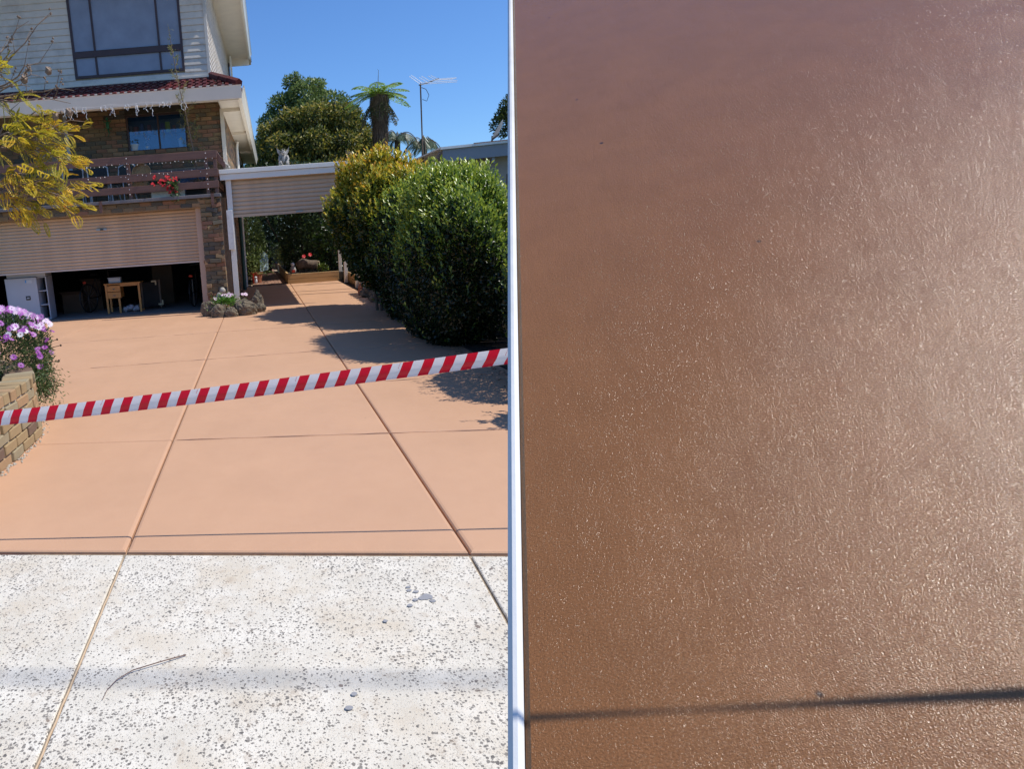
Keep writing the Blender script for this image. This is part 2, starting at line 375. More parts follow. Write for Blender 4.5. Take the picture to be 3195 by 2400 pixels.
# driveway panels (trowelled concrete bays with tooled joints)
Lx = lambda y: -.755 + .0105 * (y - 3); Rx = lambda y: .935 + .0095 * (y - 3)
def yrow(i, x):
    a = [(3.0, -.155), (4.90, -.125), (6.48, .02), (8.47, .03), (10.9, 0), (13.75, -.03), (20.3, 0)][i]
    return a[0] + a[1] * x
def panel(m, poly, z0, z1, gap=.006, bev=.012, drop=.008):
    # inset polygon with a rounded tooled edge
    c = Vector((sum(p[0] for p in poly) / len(poly), sum(p[1] for p in poly) / len(poly)))
    def inset(g):
        n = len(poly); out = []
        for i in range(n):
            p0, p1, p2 = [Vector(poly[(i + k) % n]) for k in (-1, 0, 1)]
            e1 = (p1 - p0).normalized(); e2 = (p2 - p1).normalized(); n1 = Vector((-e1.y, e1.x)); n2 = Vector((-e2.y, e2.x))
            b = (n1 + n2); out.append(p1 + b * (g / max(.3, 1 + n1.dot(n2))))
        return out
    rings = [(gap, z0), (gap, z1 - drop), (gap + bev * .35, z1 - drop * .3), (gap + bev, z1)]
    n = len(poly); vs = []
    for g, z in rings: vs += [(p.x, p.y, z) for p in inset(g)]
    fs = [(r * n + i, r * n + (i + 1) % n, (r + 1) * n + (i + 1) % n, (r + 1) * n + i) for r in range(3) for i in range(n)]
    fs.append(tuple(3 * n + i for i in range(n))); m.add(vs, fs); return m
drive = bpy.data.objects.new('driveway', None); COL.objects.link(drive); struct(drive)
DZ = .012
for i in range(6):
    cols = [(lambda y: -5.6, Lx), (Lx, Rx), (Rx, lambda y: 2.56)]
    if i == 0: cols[0] = (lambda y: -3.4, Lx)
    if i == 5: cols = [(lambda y: -.42, Rx), (Rx, lambda y: 2.62)]
    for a, b in cols:
        y0a, y1a = yrow(i, a(5)), yrow(i + 1, a(5)); y0b, y1b = yrow(i, b(5)), yrow(i + 1, b(5))
        poly = [(a(y0a), y0a), (b(y0b), y0b), (b(y1b), y1b), (a(y1a), y1a)]
        if i == 4 and a(0) < -5:
            panel(MB(), [poly[0], (-3.5, y0a), (-3.27, y1a + .0), poly[3]], -.08, DZ, .002, .006, .003).build('panel', M_coat, drive)
            panel(MB(), [(-3.5, y0a), poly[1], poly[2], (-3.27, y1b + .07)], -.08, DZ, .002, .006, .003).build('panel', M_coat, drive)
            continue
        m = MB(); panel(m, poly, -.08, DZ, .006, .020, .010); m.build('panel', M_coat, drive)
M_ridge = plain('pale_glint_ridge', (.66, .42, .28), .16, .1, 20, .6, 60, .004, spec=.8)  # ridge added along cross joints, paler than the coat to paint their highlight
for i, (xa, xb) in enumerate(((-.70, 1.9), (-.70, 2.5), (-2.2, 1.0), (-5.0, 2.5))):
    row = i + 1; pts = [(x, yrow(row, x) + .006 + .003 * math.sin(x * 9 + i), DZ - .001 + .0015 * math.sin(x * 23)) for x in np.linspace(xa, xb, 50)]
    MB().tube(pts, .0022, 6).build('glint_ridge', M_ridge, drive)
MB().box(-5.6, 2.6, 2.3, 20.3, -.085, -.02).build('joint_bed', plain('joint_dirt', (.30, .19, .13), .9, .2, 20), drive)
MB().box(-5.3, -.97, 13.93, 14.6, -.08, DZ - .001).build('garage_threshold', M_coat, drive)
foot = bpy.data.objects.new('footpath', None); COL.objects.link(foot); struct(foot)
for a, b in ((-4.5, None), (None, None), (None, 4.5)):
    pass
fx = [lambda y: -4.5, lambda y: -.765 + .012 * (y - 2.6), lambda y: .90 + .05 * (y - 2.3), lambda y: 4.5]
for i in range(3):
    a, b = fx[i], fx[i + 1]; y1 = lambda x: 2.985 - .155 * x
    poly = [(a(-.5), -.5), (b(-.5), -.5), (b(2.9), y1(b(2.9))), (a(2.9), y1(a(2.9)))]
    panel(MB(), poly, -.08, 0, .007, .008, .004).build('panel', M_agg, foot)
MB().box(-4.5, 4.5, -.5, 3.2, -.085, -.012).build('joint_bed', plain('joint_grime', (.33, .26, .18), .95, .35, 30), foot)
# tan sealant bead in the left joint of the footpath
MB().tube([(-.765 + .012 * (y - 2.6) + .0015 * math.sin(y * 40), y, -.004) for y in np.linspace(.2, 2.99, 40)], .005, 6).build('joint_sealant', plain('tan_sealant', (.52, .38, .24), .7, .1, 30), foot)
# old grey paint splashes on the path
def splat(m, x, y, r, z=.0025, seed=0):
    pts = [];  n = 18
    for k in range(n):
        a = 2 * math.pi * k / n; rr = r * (1 + .35 * noise.noise(Vector((math.cos(a) * 1.7 + seed * 3, math.sin(a) * 1.7, seed)))); pts.append((x + 1.15 * rr * math.cos(a), y + rr * .9 * math.sin(a), z))
    m.add(pts, [tuple(range(n))])
ms = MB()
for i, (x, y, r) in enumerate(((.64, 2.51, .024), (.615, 2.50, .014), (.655, 2.475, .012), (.58, 2.595, .010), (.578, 2.568, .010), (.603, 2.553, .011), (.585, 2.49, .011), (.553, 2.45, .011), (.24, 1.94, .010), (.213, 1.875, .012), (.43, 2.35, .009))): splat(ms, x, y, r, .0025 + .0004 * i, i)
ms.build('paint_splash', plain('grey_paint_splash', (.30, .30, .31), .7, .06, 10), foot)

# garden path behind the carport
path = bpy.data.objects.new('garden_path', None); COL.objects.link(path); struct(path)
MB().box(-.1, 1.02, 20.4, 34, -.085, .0).build('bed', M_mortar, path)
pm = None; cnt = 0
for r in range(60):
    for c_ in range(5):
        y = 20.42 + r * .115; x = -.05 + c_ * .235 - (.115 if r % 2 else 0)
        if x < -.12 or x + .22 > 1.02 or cnt >= 270: continue
        if pm is None: pm = MB().cbox(0, .225, 0, .105, 0, .03, .005).build('paver', M_paver, path); pm.location = (x, y, 0)
        else: copy_part(pm, path, (x, y, random.uniform(-.003, .003)))
        cnt += 1
st = MB()
for r in range(60, 115):
    for c_ in range(4): st.box(-.05 + c_ * .235, .175 + c_ * .235, 20.42 + r * .115, 20.525 + r * .115, 0, .03)
stuff(st.build('paver_field', M_paver, path))
struct(MB().box(-.55, -.1, 20.4, 34, -.085, .01).build('garden_bed_left', M_soil))

# ================================================================== HOUSE (own frame turned slightly clockwise)
HP = Vector((-.55, 14.2, 0)); HR = math.radians(-1.8)
house = thing('brick_house', 'two storey brown brick house with beige weatherboards above and a half raised garage door', 'house', (0, 0, 0))
house.location = HP; house.rotation_euler = (0, 0, HR); OFF[house.name] = tuple(HP)
hs = lambda m, n, mat, **k: m.build(n, mat, house, **k)
FY = 14.07   # garage front face
UY = 15.5    # upper brick wall face
# backing walls
hs(MB().box(-8, -.95, FY + .012, FY + .33, 2.18, 2.355), 'garage_lintel', M_mortar)
hs(MB().box(-.99, -.57, FY + .012, FY + .45, 0, 2.355), 'pillar_core', M_mortar)
hs(MB().box(-8, -.47, UY + .02, UY + .2, 2.45, 3.5).box(-8, -2.68, UY + .02, UY + .2, 3.5, 4.6).box(-1.27, -.47, UY + .02, UY + .2, 3.5, 4.6).box(-2.68, -1.27, UY + .02, UY + .2, 4.32, 4.6), 'wall', M_mortar)
hs(MB().box(-.66, -.49, UY + .2, 27, 0, 4.5), 'side_wall', M_mortar)
hs(MB().box(-.66, -.49, FY + .35, UY + .2, 0, 2.36), 'side_wall', M_mortar)
hs(MB().box(-8, -.62, FY + .22, UY, 2.30, 2.40), 'balcony_floor', M_conc)
# bricks
BL, BH = .230, .076
faces = []    # (x, z, len, y, bump, axis)
def rowfill(x0, x1, z0, z1, y, rough=0, holes=(), prio=0, ax='x'):
    r = 0; z = z0
    while z + BH * .6 < z1:
        x = x0 + (0 if r % 2 else -.12)
        while x < x1 - .02:
            a, b = max(x, x0), min(x + BL, x1); x += BL + .01
            if b - a < .04: continue
            if any(a > h[0] - .02 and b < h[1] + .02 and z > h[2] - .03 and z + BH < h[3] + .03 for h in holes): continue
            for h in holes:
                if z > h[2] - .03 and z + BH < h[3] + .03:
                    if a < h[0] < b: b = h[0]
                    if a < h[1] < b: a = h[1]
            if b - a < .03: continue
            b -= .003
            faces.append((a, b, z, y, rough, prio, ax))
        z += BH + .0105; r += 1
rowfill(-1.0, -.57, 0, 2.34, FY, 1, prio=0)
rowfill(-5.6, -1.0, 2.19, 2.34, FY, .5, prio=1)
WIN = (-2.64, -1.29, 3.53, 4.50); WIN2 = (-4.75, -3.95, 2.45, 4.42)
rowfill(-3.95, -.49, 3.22, 4.50, UY, .12, (WIN,), prio=2)
rowfill(-3.95, -.49, 2.45, 3.22, UY, .12, ((-2.2, -.95, 2.45, 3.13),), prio=3)
rowfill(-5.6, -4.75, 2.45, 4.3, UY, .12, prio=5)
rowfill(15.75, 26.5, 2.45, 4.3, -.49, .1, prio=6, ax='y')
rowfill(14.6, 26.5, 0, 2.45, -.49, .3, prio=7, ax='y')
faces.sort(key=lambda q: q[5])
proto = {}
rest = MB(); nb = 0
for (a, b, z, y, rough, pr, ax) in faces:
    pr_y = -abs(random.gauss(0, .010)) * rough - .006 + random.uniform(-.002, .002)
    if rough >= 1 and random.random() < .3: pr_y -= random.uniform(.01, .055)
    w = round((b - a) / .01) * .01
    if nb < 295 and ax == 'x':
        key = round(w, 2)
        if key not in proto:
            m = MB().cbox(-w / 2, w / 2, 0, .11, -BH / 2, BH / 2, .004); me = bpy.data.meshes.new('brick'); me.from_pydata(m.v, [], m.f); me.materials.append(M_brick); proto[key] = me
        o = bpy.data.objects.new('brick', proto[key]); COL.objects.link(o); o.parent = house
        tilt = (random.gauss(0, .10), random.gauss(0, .12), random.gauss(0, .12)) if rough >= 1 and random.random() < .45 else (random.gauss(0, .004),) * 3
        o.location = ((a + b) / 2 - HP.x, y + pr_y - HP.y, z + BH / 2 - HP.z); o.rotation_euler = tilt; nb += 1
    elif ax == 'x': rest.box(a, b, y + pr_y, y + .08, z, z + BH)
    else: rest.box(y - .08, y - pr_y, a, b, z, z + BH)
stuff(hs(rest, 'brick_courses', M_brick))
# coping strip, brackets
hs(MB().cbox(-8, -.55, 13.93, 14.40, 2.36, 2.425, .006), 'coping', M_coping)
for x in (-3.02, -.72, -1.87 - 3.4): hs(MB().box(x - .03, x + .03, 13.905, 13.927, 2.20, 2.43), 'bracket', M_brown)
# garage door: curtain of slats, trim, bottom rail
gd = MB().box(-8, -1.13, 14.40, 14.41, 1.12, 2.20).build('garage_door', M_roller, house)
sz = 2.175; k = 0; slat0 = None
while sz > 1.14:
    if slat0 is None:
        prof = [(.004, 0), (-.010, -.003), (-.022, -.014), (-.026, -.032), (-.022, -.048), (-.010, -.060), (.010, -.0635), (.010, -.0665)]
        m = MB(); n = len(prof)
        m.add([(x - HP.x, 14.40 + p[0] - HP.y, p[1] - 0) for x in (-7.9, -1.14) for p in prof], [(i, i + 1, n + i + 1, n + i) for i in range(n - 1)])
        me = bpy.data.meshes.new('slat'); me.from_pydata(m.v, [], m.f); me.materials.append(M_roller); slat0 = me
    o = bpy.data.objects.new('slat', slat0); COL.objects.link(o); o.parent = gd; o.location = (0, 0, sz); sz -= .0675
MB().box(-8, -1.135, 14.375, 14.405, sz - .035, sz).build('bottom_rail', plain('pale_rail', (.62, .52, .44), .4, .05, 4), gd)
MB().box(-3.28, -3.06, 14.355, 14.382, 1.86, 1.90).build('handle', M_grey, gd); MB().box(-3.2, -3.13, 14.345, 14.354, 1.865, 1.895).build('handle_grip', M_black, gd)
hs(MB().cbox(-1.13, -.99, 14.24, 14.42, 0.012, 2.185, .004), 'door_trim', M_trim)
# garage interior
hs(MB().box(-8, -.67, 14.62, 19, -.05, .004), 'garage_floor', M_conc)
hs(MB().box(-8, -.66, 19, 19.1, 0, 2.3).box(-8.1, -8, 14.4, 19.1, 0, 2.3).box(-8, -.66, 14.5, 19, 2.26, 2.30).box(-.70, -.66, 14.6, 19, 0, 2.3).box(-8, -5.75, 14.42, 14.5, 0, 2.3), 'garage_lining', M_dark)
# balcony railing
for z0, z1 in ((3.02, 3.17), (2.77, 2.915), (2.545, 2.68)): hs(MB().cbox(-8, -.57, 13.98, 14.02, z0 + .1 * (z0 > 3), z1 + .1 * (z0 > 3), .004), 'rail_board', M_brown)
for x in (-5.2, -2.40, -.80, -.62): hs(MB().box(x - .035, x + .035, 14.023, 14.09, 2.43, 3.26), 'rail_post', M_brown)
for z0, z1 in ((3.12, 3.27), (2.77, 2.915), (2.545, 2.68)): hs(MB().box(-.61, -.57, 14.17, 15.5, z0, z1), 'side_rail_board', M_brown)
hs(MB().add([(-.58, 14.1, 3.26), (-.42, 14.1, 3.02), (-.42, 14.1, 2.90), (-.58, 14.1, 3.08), (-.58, 14.14, 3.26), (-.42, 14.14, 3.02), (-.42, 14.14, 2.90), (-.58, 14.14, 3.08)], [(0, 1, 2, 3)[::-1], (4, 5, 6, 7), (0, 4, 5, 1), (1, 5, 6, 2), (2, 6, 7, 3), (3, 7, 4, 0)]), 'rail_brace', M_brown)
# window with mullion (brick level)
def window(x0, x1, z0, z1, y, mull, bars, pane_mat, fr=.045, depth=.06):
    f = MB(); f.box(x0, x1, y, y + depth, z0, z0 + fr).box(x0, x1, y, y + depth, z1 - fr, z1).box(x0, x0 + fr, y, y + depth, z0 + fr, z1 - fr).box(x1 - fr, x1, y, y + depth, z0 + fr, z1 - fr)
    w = f.build('window', M_dbrown, house)
    for b0, b1 in bars: MB().box(x0 + fr, x1 - fr, y - .012, y + depth - .01, b0, b1).build('crossbar', M_dbrown, w)
    xs = [x0 + fr] + [q for mm in mull for q in (mm - .02, mm + .02)] + [x1 - fr]
    zs = [z0 + fr] + [q for b in bars for q in b] + [z1 - fr]
    for mm in mull:
        for j in range(0, len(zs), 2): MB().box(mm - .02, mm + .02, y + .004, y + depth - .01, zs[j], zs[j + 1]).build('mullion', M_dbrown, w)
    for i in range(0, len(xs), 2):
        for j in range(0, len(zs), 2): MB().box(xs[i], xs[i + 1], y + depth * .5, y + depth * .5 + .006, zs[j], zs[j + 1]).build('pane', pane_mat, w)
    return w
window(-2.64, -1.29, 3.53, 4.32, UY + .03, (-1.93,), (), M_glass)
hs(MB().box(-2.68, -1.25, UY + .0, UY + .05, 4.322, 4.50), 'window_head', plain('dark_head', (.04, .032, .022), .7))
hs(MB().box(-2.75, -1.2, UY + .42, UY + .6, 3.3, 4.5).box(-2.75, -2.7, UY + .2, UY + .55, 3.3, 4.5).box(-1.25, -1.2, UY + .2, UY + .55, 3.3, 4.5).box(-2.7, -1.25, UY + .2, UY + .55, 3.3, 3.50).box(-2.7, -1.25, UY + .2, UY + .55, 4.35, 4.5), 'room_lining', plain('room_blue', (.10, .20, .34), .8))
hs(MB().box(-2.7, -1.25, UY + .28, UY + .45, 3.93, 3.945), 'shelf', M_blue)
window(-4.75, -3.95, 2.46, 4.42, UY + .03, (), (), M_curtain, .05)
hs(MB().box(-4.02, -3.945, UY - .02, UY + .025, 2.46, 4.42), 'door_jamb', M_cab)
hs(MB().box(-2.2, -.95, UY - .02, UY + .0, 2.45, 3.08), 'blue_siding', M_blue)
for i in range(6): hs(MB().box(-2.2, -.95, UY - .035, UY - .021, 2.47 + i * .1, 2.56 + i * .1), 'blue_board', M_blue)
hs(MB().box(-.53, -.45, UY - .08, UY - .0, 2.45, 4.3), 'corner_post', M_trimb)
# lower eave: gutter, soffit, tiles
EX = .02
def gutter(m, p0, p1, out, h=.235, d=.11):
    p0, p1, out = Vector(p0), Vector(p1), Vector(out); U = Vector((0, 0, 1)); prof = [(0, 0), (.02, .0), (.045, -.0), (d, h * .93), (d + .012, h), (d - .004, h), (d - .02, h * .9), (.03, .02)]
    n = len(prof); vs = [p + out * a + U * b for p in (p0, p1) for a, b in prof]
    m.add(vs, [(i, i + 1, n + i + 1, n + i) for i in range(n - 1)] + [tuple(range(n)), tuple(range(n, 2 * n))]); return m
hs(gutter(MB(), (-8, 14.10, 4.22), (EX + .0, 14.10, 4.22), (0, -1, 0)), 'gutter', M_fasc)
hs(gutter(MB(), (EX - .06, 14.10, 4.22), (EX - .06, 27.2, 4.22), (1, 0, 0)), 'gutter', M_trimb)
hs(MB().box(-8, EX - .06, 14.10, 14.13, 4.20, 4.50).box(EX - .09, EX - .06, 14.13, 27.2, 4.20, 4.42), 'fascia', M_trimb)
hs(MB().box(-8, -.50, 14.13, 15.52, 4.50, 4.515).box(-.49, EX - .09, 14.13, 27.2, 4.295, 4.31).box(-.50, -.485, 14.13, 15.49, 4.295, 4.50), 'soffit', M_trimb)
for y in (15.45, 18.9, 23.2): hs(MB().box(-.45, EX - .09, y, y + .05, 4.22, 4.294), 'soffit_batten', M_trimb)
hs(MB().tube([(-.40, 20.5, 4.25), (-.43, 20.5, 4.1), (-.44, 20.5, 0)], .045, 8), 'downpipe', M_fasc)
# tile roof between gutter and upper wall
def tile_mesh():
    m = MB(); n = 9; xs = [i / (n - 1) for i in range(n)]; pr = lambda u: .028 * (1 if .12 < u < .38 else 0) + .018 * (1 if .62 < u < .88 else 0)
    us = [0, .1, .14, .36, .40, .60, .64, .86, .90, 1]; hh = [0, 0, .03, .03, 0, 0, .03, .03, 0, 0]
    vs = []
    for (v, dz) in ((0, 0), (1, .0)):
        for u, h in zip(us, hh): vs.append((u * .30, v * .40, h + .028 * (1 - v)))
    k = len(us)
    for u, h in zip(us, hh): vs.append((u * .30, 0.0, h - .002))
    f = [(i, i + 1, k + i + 1, k + i) for i in range(k - 1)] + [(2 * k + i, 2 * k + i + 1, i + 1, i) for i in range(k - 1)]
    return vs, f
tv, tf = tile_mesh(); tme = bpy.data.meshes.new('roof_tile'); tme.from_pydata(tv, [], tf); tme.materials.append(M_tile)
slope = math.atan2(.40, 1.0)
for r in range(3):
    nx = 26 if r < 2 else 24
    for i in range(nx):
        x = -.02 - .30 * (i + 1) - r * .32 - .02
        if r > 0 and x > -.62 - .0: pass
        o = bpy.data.objects.new('roof_tile', tme); COL.objects.link(o); o.parent = house
        o.location = (x - HP.x, 14.06 + r * .33 - HP.y, 4.44 + r * .13); o.rotation_euler = (slope, 0, 0)
# side roof strip (sloping up to the side wall of the upper floor) and ridge
for i in range(24):
    for r in range(2):
        o = bpy.data.objects.new('roof_tile', tme); COL.objects.link(o); o.parent = house
        o.location = (EX - .02 - r * .32 - HP.x, 14.45 + i * .30 + r * .2 - HP.y, 4.44 + r * .13); o.rotation_euler = (slope, 0, math.pi / 2)
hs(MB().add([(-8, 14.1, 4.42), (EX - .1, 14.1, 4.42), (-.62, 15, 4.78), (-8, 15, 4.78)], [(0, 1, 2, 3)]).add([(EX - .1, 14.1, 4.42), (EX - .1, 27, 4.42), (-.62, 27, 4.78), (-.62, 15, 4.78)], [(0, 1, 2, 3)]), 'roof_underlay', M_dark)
for i in range(3):
    a = Vector((EX - .04, 14.08, 4.50)); b = Vector((-.60, 14.98, 4.86)); p = a.lerp(b, i / 3.0); q = a.lerp(b, (i + 1.15) / 3.0)
    hs(MB().tube([p, q + Vector((0, 0, .02))], [.085, .07], 6), 'hip_tile', M_tile)
hs(MB().box(-8, -.60, 14.97, 15.0, 4.80, 4.86), 'roof_flashing', M_tile)
# upper storey
SY = 15.0; SX = -.64
hs(MB().box(-8, SX - .02, SY + .03, SY + .2, 4.75, 7.3).box(SX - .2, SX - .02, SY + .2, 24.5, 4.75, 7.3), 'upper_wall', M_mortar)
def clap(w, h=.155, t=.022): return [(0, 0), (0, -t), (h * .78, -t * .55), (h, -.0)]
bh = .128; z = 4.86; WX0, WX1, WZ0 = -3.50, -1.165, 5.02
i = 0
def board(x0, x1, z, name='weatherboard'):
    m = MB(); pr = [(0, -.002), (0, -.024), (.012, -.026), (bh * .80, -.014), (bh, -.006), (bh, 0)]; n = len(pr)
    m.add([(x, SY + .03 + p[1], z + p[0]) for x in (x0, x1) for p in pr], [(k2, k2 + 1, n + k2 + 1, n + k2)[::-1] for k2 in range(n - 1)] + [tuple(range(n)), tuple(range(n, 2 * n))[::-1]]); hs(m, name, M_board)
while z < 7.2:
    if z + bh * .5 < WZ0: board(-8, SX - .03, z)
    else: board(-8, WX0, z); board(WX1, SX - .03, z)
    m = MB(); pr = [(0, .002), (0, .024), (.012, .026), (bh * .80, .014), (bh, .006)]; n = len(pr)
    m.add([(SX - .03 + p[1], y, z + p[0]) for y in (SY + .05, 23.9) for p in pr], [(k2, k2 + 1, n + k2 + 1, n + k2) for k2 in range(n - 1)] + [tuple(range(n))]); hs(m, 'weatherboard', M_board)
    z += bh; i += 1
hs(MB().box(SX - .045, SX + .012, SY - .008, SY + .05, 4.8, 7.3), 'corner_trim', M_board)
hs(MB().box(-8, SX - .03, SY - .03, SY + .004, 4.84, 4.90), 'base_board', M_trimb)
window(WX0, WX1, WZ0, 7.1, SY - .005, (-3.02, -1.66), ((5.42, 5.54),), M_curtain, .05, .06)
hs(MB().box(-8, .10, 14.1, 24.6, 7.26, 7.3), 'upper_soffit', M_trimb)
hs(gutter(MB(), (.04, 14.0, 7.2), (.04, 23.6, 7.2), (1, 0, 0), .14, .10), 'gutter', M_fasc)
hs(MB().box(.01, .04, 14.0, 23.6, 7.18, 7.32).box(-8, .04, 13.98, 14.0, 7.18, 7.32).box(-.6, .04, 23.58, 23.62, 7.02, 7.26), 'fascia', M_trimb)
hs(MB().add([(-8, 13.95, 7.34), (.12, 13.95, 7.34), (.12, 24.6, 7.34), (-8, 24.6, 7.34), (-4, 19, 8.6)], [(0, 1, 4), (1, 2, 4), (2, 3, 4), (3, 0, 4)]), 'roof', M_tile)
hs(MB().box(-.56, -.50, 23.0, 23.06, 4.75, 7.2), 'downpipe', M_fasc)
hs(MB().box(SX, SX + .03, 23.4, 23.95, 4.9, 7.1), 'side_window', M_dbrown)
# electrical conduit boxes at the corner
hs(MB().cbox(-.47, -.345, 14.07, 14.135, 1.28, 2.08, .004), 'conduit_box', M_white)
hs(MB().box(-.44, -.33, 14.14, 14.2, 0, 2.70), 'timber_post', M_fasc)
hs(MB().box(-.49, -.36, 14.9, 15.25, 1.0, 1.75), 'meter_box', plain('grey_box', (.20, .20, .21), .6))
hs(MB().tube([(-.43, 19.2, 2.3), (-.43, 19.2, 0)], .05, 8), 'drainpipe', M_green)

# ================================================================== CARPORT
cp = thing('carport', 'flat roofed carport with white fascia and a beige roller door rolled part way down', 'carport', (1.1, 14.2, 0))
cs = lambda m, n, mat, **k: m.build(n, mat, cp, **k)
cs(MB().cbox(-.55, 2.78, 14.06, 14.10, 2.68, 2.795, .003), 'fascia', M_fasc)
cs(MB().cbox(-.56, 2.79, 14.03, 14.15, 2.80, 2.885, .004), 'capping', M_fasc)
cs(MB().box(-.50, 2.76, 14.152, 20.5, 2.80, 2.84), 'roof', M_fasc)
for y in (15.5, 17, 18.7, 20.4): cs(MB().box(-.45, 2.7, y, y + .06, 2.64, 2.779), 'beam', M_fasc)
rd = MB().box(-.36, 2.55, 14.24, 14.25, 1.99, 2.76).build('roller_door', M_roller, cp)
n = 9; prof = [(.006, 0), (-.016, -.004), (-.024, -.03), (-.024, -.055), (-.014, -.074), (.012, -.079), (.012, -.083)]
m = MB(); k = len(prof); m.add([(x - 1.1, 14.24 + p[0] - 14.2, p[1]) for x in (-.36, 2.55) for p in prof], [(i, i + 1, k + i + 1, k + i) for i in range(k - 1)])
cme = bpy.data.meshes.new('slat'); cme.from_pydata(m.v, [], m.f); cme.materials.append(M_roller)
for i in range(9): o = bpy.data.objects.new('slat', cme); COL.objects.link(o); o.parent = rd; o.location = (0, 0, 2.745 - i * .0845)
MB().box(-.36, 2.55, 14.205, 14.25, 1.93, 1.985).build('bottom_rail', M_roller, rd)
MB().box(.98, 1.12, 14.18, 14.204, 1.945, 1.975).build('handle', M_grey, rd)
pst = None
for i, y in enumerate((20.42, 19.22, 17.15, 16.3)):
    w = .05 if i < 3 else .07
    cs(MB().cbox(2.67 - w, 2.67 + w, y, y + .09, .0, 2.64, .004), 'post', M_trimb)
cs(MB().box(2.78, 3.05, 16.32, 16.36, .22, .42), 'side_board', M_white)

# gargoyle statues
def gargoyle(root, mat, s=1.0):
    b = MB(); c = root.location
    R = lambda x, y, z: (c.x + x * s, c.y + y * s, c.z + z * s)
    rr = lambda *r: tuple(q * s for q in r)
    b.blob(R(0, .0, .015), rr(.125, .10, .022), 1, .08)
    base = b.build('base', mat, root, True)
    b = MB(); b.blob(R(0, .02, .16), rr(.058, .055, .10), 2, .10, 3)
    for sx in (-1, 1):
        b.blob(R(sx * .075, -.02, .085), rr(.036, .062, .052), 3, .1, 3); b.tube([R(sx * .08, -.06, .10), R(sx * .085, -.075, .05), R(sx * .08, -.085, .025)], [.028 * s, .022 * s, .024 * s], 8)
        b.tube([R(sx * .07, 0, .21), R(sx * .095, -.03, .15), R(sx * .06, -.08, .075), R(sx * .045, -.10, .035)], [.03 * s, .024 * s, .018 * s, .02 * s], 8)
        for q in (-.018, 0, .018): b.tube([R(sx * .08 + q, -.09, .03), R(sx * .08 + q * 1.3, -.118, .02)], [.009 * s, .004 * s], 5)
        for q in (-.012, .0, .012): b.tube([R(sx * .045 + q, -.10, .035), R(sx * .045 + q * 1.4, -.125, .022)], [.007 * s, .003 * s], 5)
    b.build('body', mat, root, True)
    b = MB(); b.blob(R(0, -.035, .275), rr(.05, .052, .045), 5, .12, 4); b.blob(R(0, -.082, .262), rr(.028, .025, .022), 6, .1, 4)
    b.tube([R(-.02, -.08, .30), R(.02, -.08, .30)], .011 * s, 6)
    for sx in (-1, 1):
        b.blob(R(sx * .02, -.078, .285), rr(.010, .008, .008), 2, 0)
        b.tube([R(sx * .02, -.04, .31), R(sx * .024, -.035, .35)], [.011 * s, .004 * s], 6)
        b.add([R(sx * .04, -.03, .285), R(sx * .10, -.015, .335), R(sx * .105, -.012, .36), R(sx * .045, -.028, .31), R(sx * .042, -.015, .295)], [(0, 1, 2, 3), (3, 2, 1, 4), (4, 1, 0)])
    b.build('head', mat, root, True)
    for sx in (-1, 1):
        b = MB(); b.add([R(sx * .03, .05, .25), R(sx * .08, .085, .33), R(sx * .13, .09, .40), R(sx * .125, .095, .35), R(sx * .12, .09, .31), R(sx * .085, .085, .25), R(sx * .04, .06, .20),
                         R(sx * .03, .065, .25), R(sx * .08, .10, .33), R(sx * .13, .105, .40), R(sx * .125, .11, .35), R(sx * .12, .105, .31), R(sx * .085, .10, .25), R(sx * .04, .075, .20)],
                        [(0, 1, 2, 3, 4, 5, 6), (13, 12, 11, 10, 9, 8, 7)] + [(i, (i + 1) % 7, (i + 1) % 7 + 7, i + 7) for i in range(7)]); b.build('wing', mat, root)
g1 = thing('gargoyle_statue', 'grey stone winged gargoyle crouching on the white carport fascia', 'statue', (.79, 14.35, 2.886)); gargoyle(g1, M_stone, 1.0)
g2 = thing('gargoyle_statue', 'small brown weathered gargoyle on the carport roof beside the golden shrub', 'statue', (2.18, 14.40, 2.886)); gargoyle(g2, plain('brown_stone', (.20, .15, .11), .9, .3, 30), .62)
g3 = thing('garden_figurine', 'small dark stone animal figurine on the carport roof corner by the railing', 'figurine', (-.40, 14.25, 2.886))
b = MB(); b.blob((-.40, 14.25, 2.94), (.075, .06, .055), 3, .1, 3); b.tube([(-.42, 14.2, 2.95), (-.43, 14.18, 3.02), (-.42, 14.16, 3.05)], [.03, .022, .006], 7); b.tube([(-.37, 14.2, 2.96), (-.36, 14.18, 3.0)], [.02, .006], 6); b.build('body', M_stone, g3, True)
MB().blob((-.41, 14.17, 2.99), (.042, .045, .035), 8, .1, 3).build('head', M_stone, g3, True)

# ================================================================== GARAGE CONTENTS
dk = thing('wooden_desk', 'small orange pine desk with two drawers standing in the garage opening', 'desk', (-3.0, 15.4, .004))
D = lambda m, n, mat: m.build(n, mat, dk)
D(MB().cbox(-3.44, -2.60, 15.2, 15.65, .66, .69, .004), 'desk_top', M_desk)
for x in (-3.42, -2.67):
    for y in (15.22, 15.59): D(MB().box(x, x + .045, y, y + .045, .004, .659), 'leg', M_desk)
D(MB().box(-3.15, -3.105, 15.25, 15.29, .004, .34), 'leg', M_desk)
for z0 in (.35, .50):
    q = D(MB().cbox(-3.37, -3.07, 15.215, 15.6, z0, z0 + .14, .004), 'drawer', M_desk); MB().tube([(-3.25, 15.21, z0 + .07), (-3.22, 15.19, z0 + .055), (-3.19, 15.21, z0 + .07)], .008, 6).build('handle', M_grey, q)
D(MB().box(-3.07, -2.68, 15.225, 15.25, .61, .659), 'apron', M_desk)
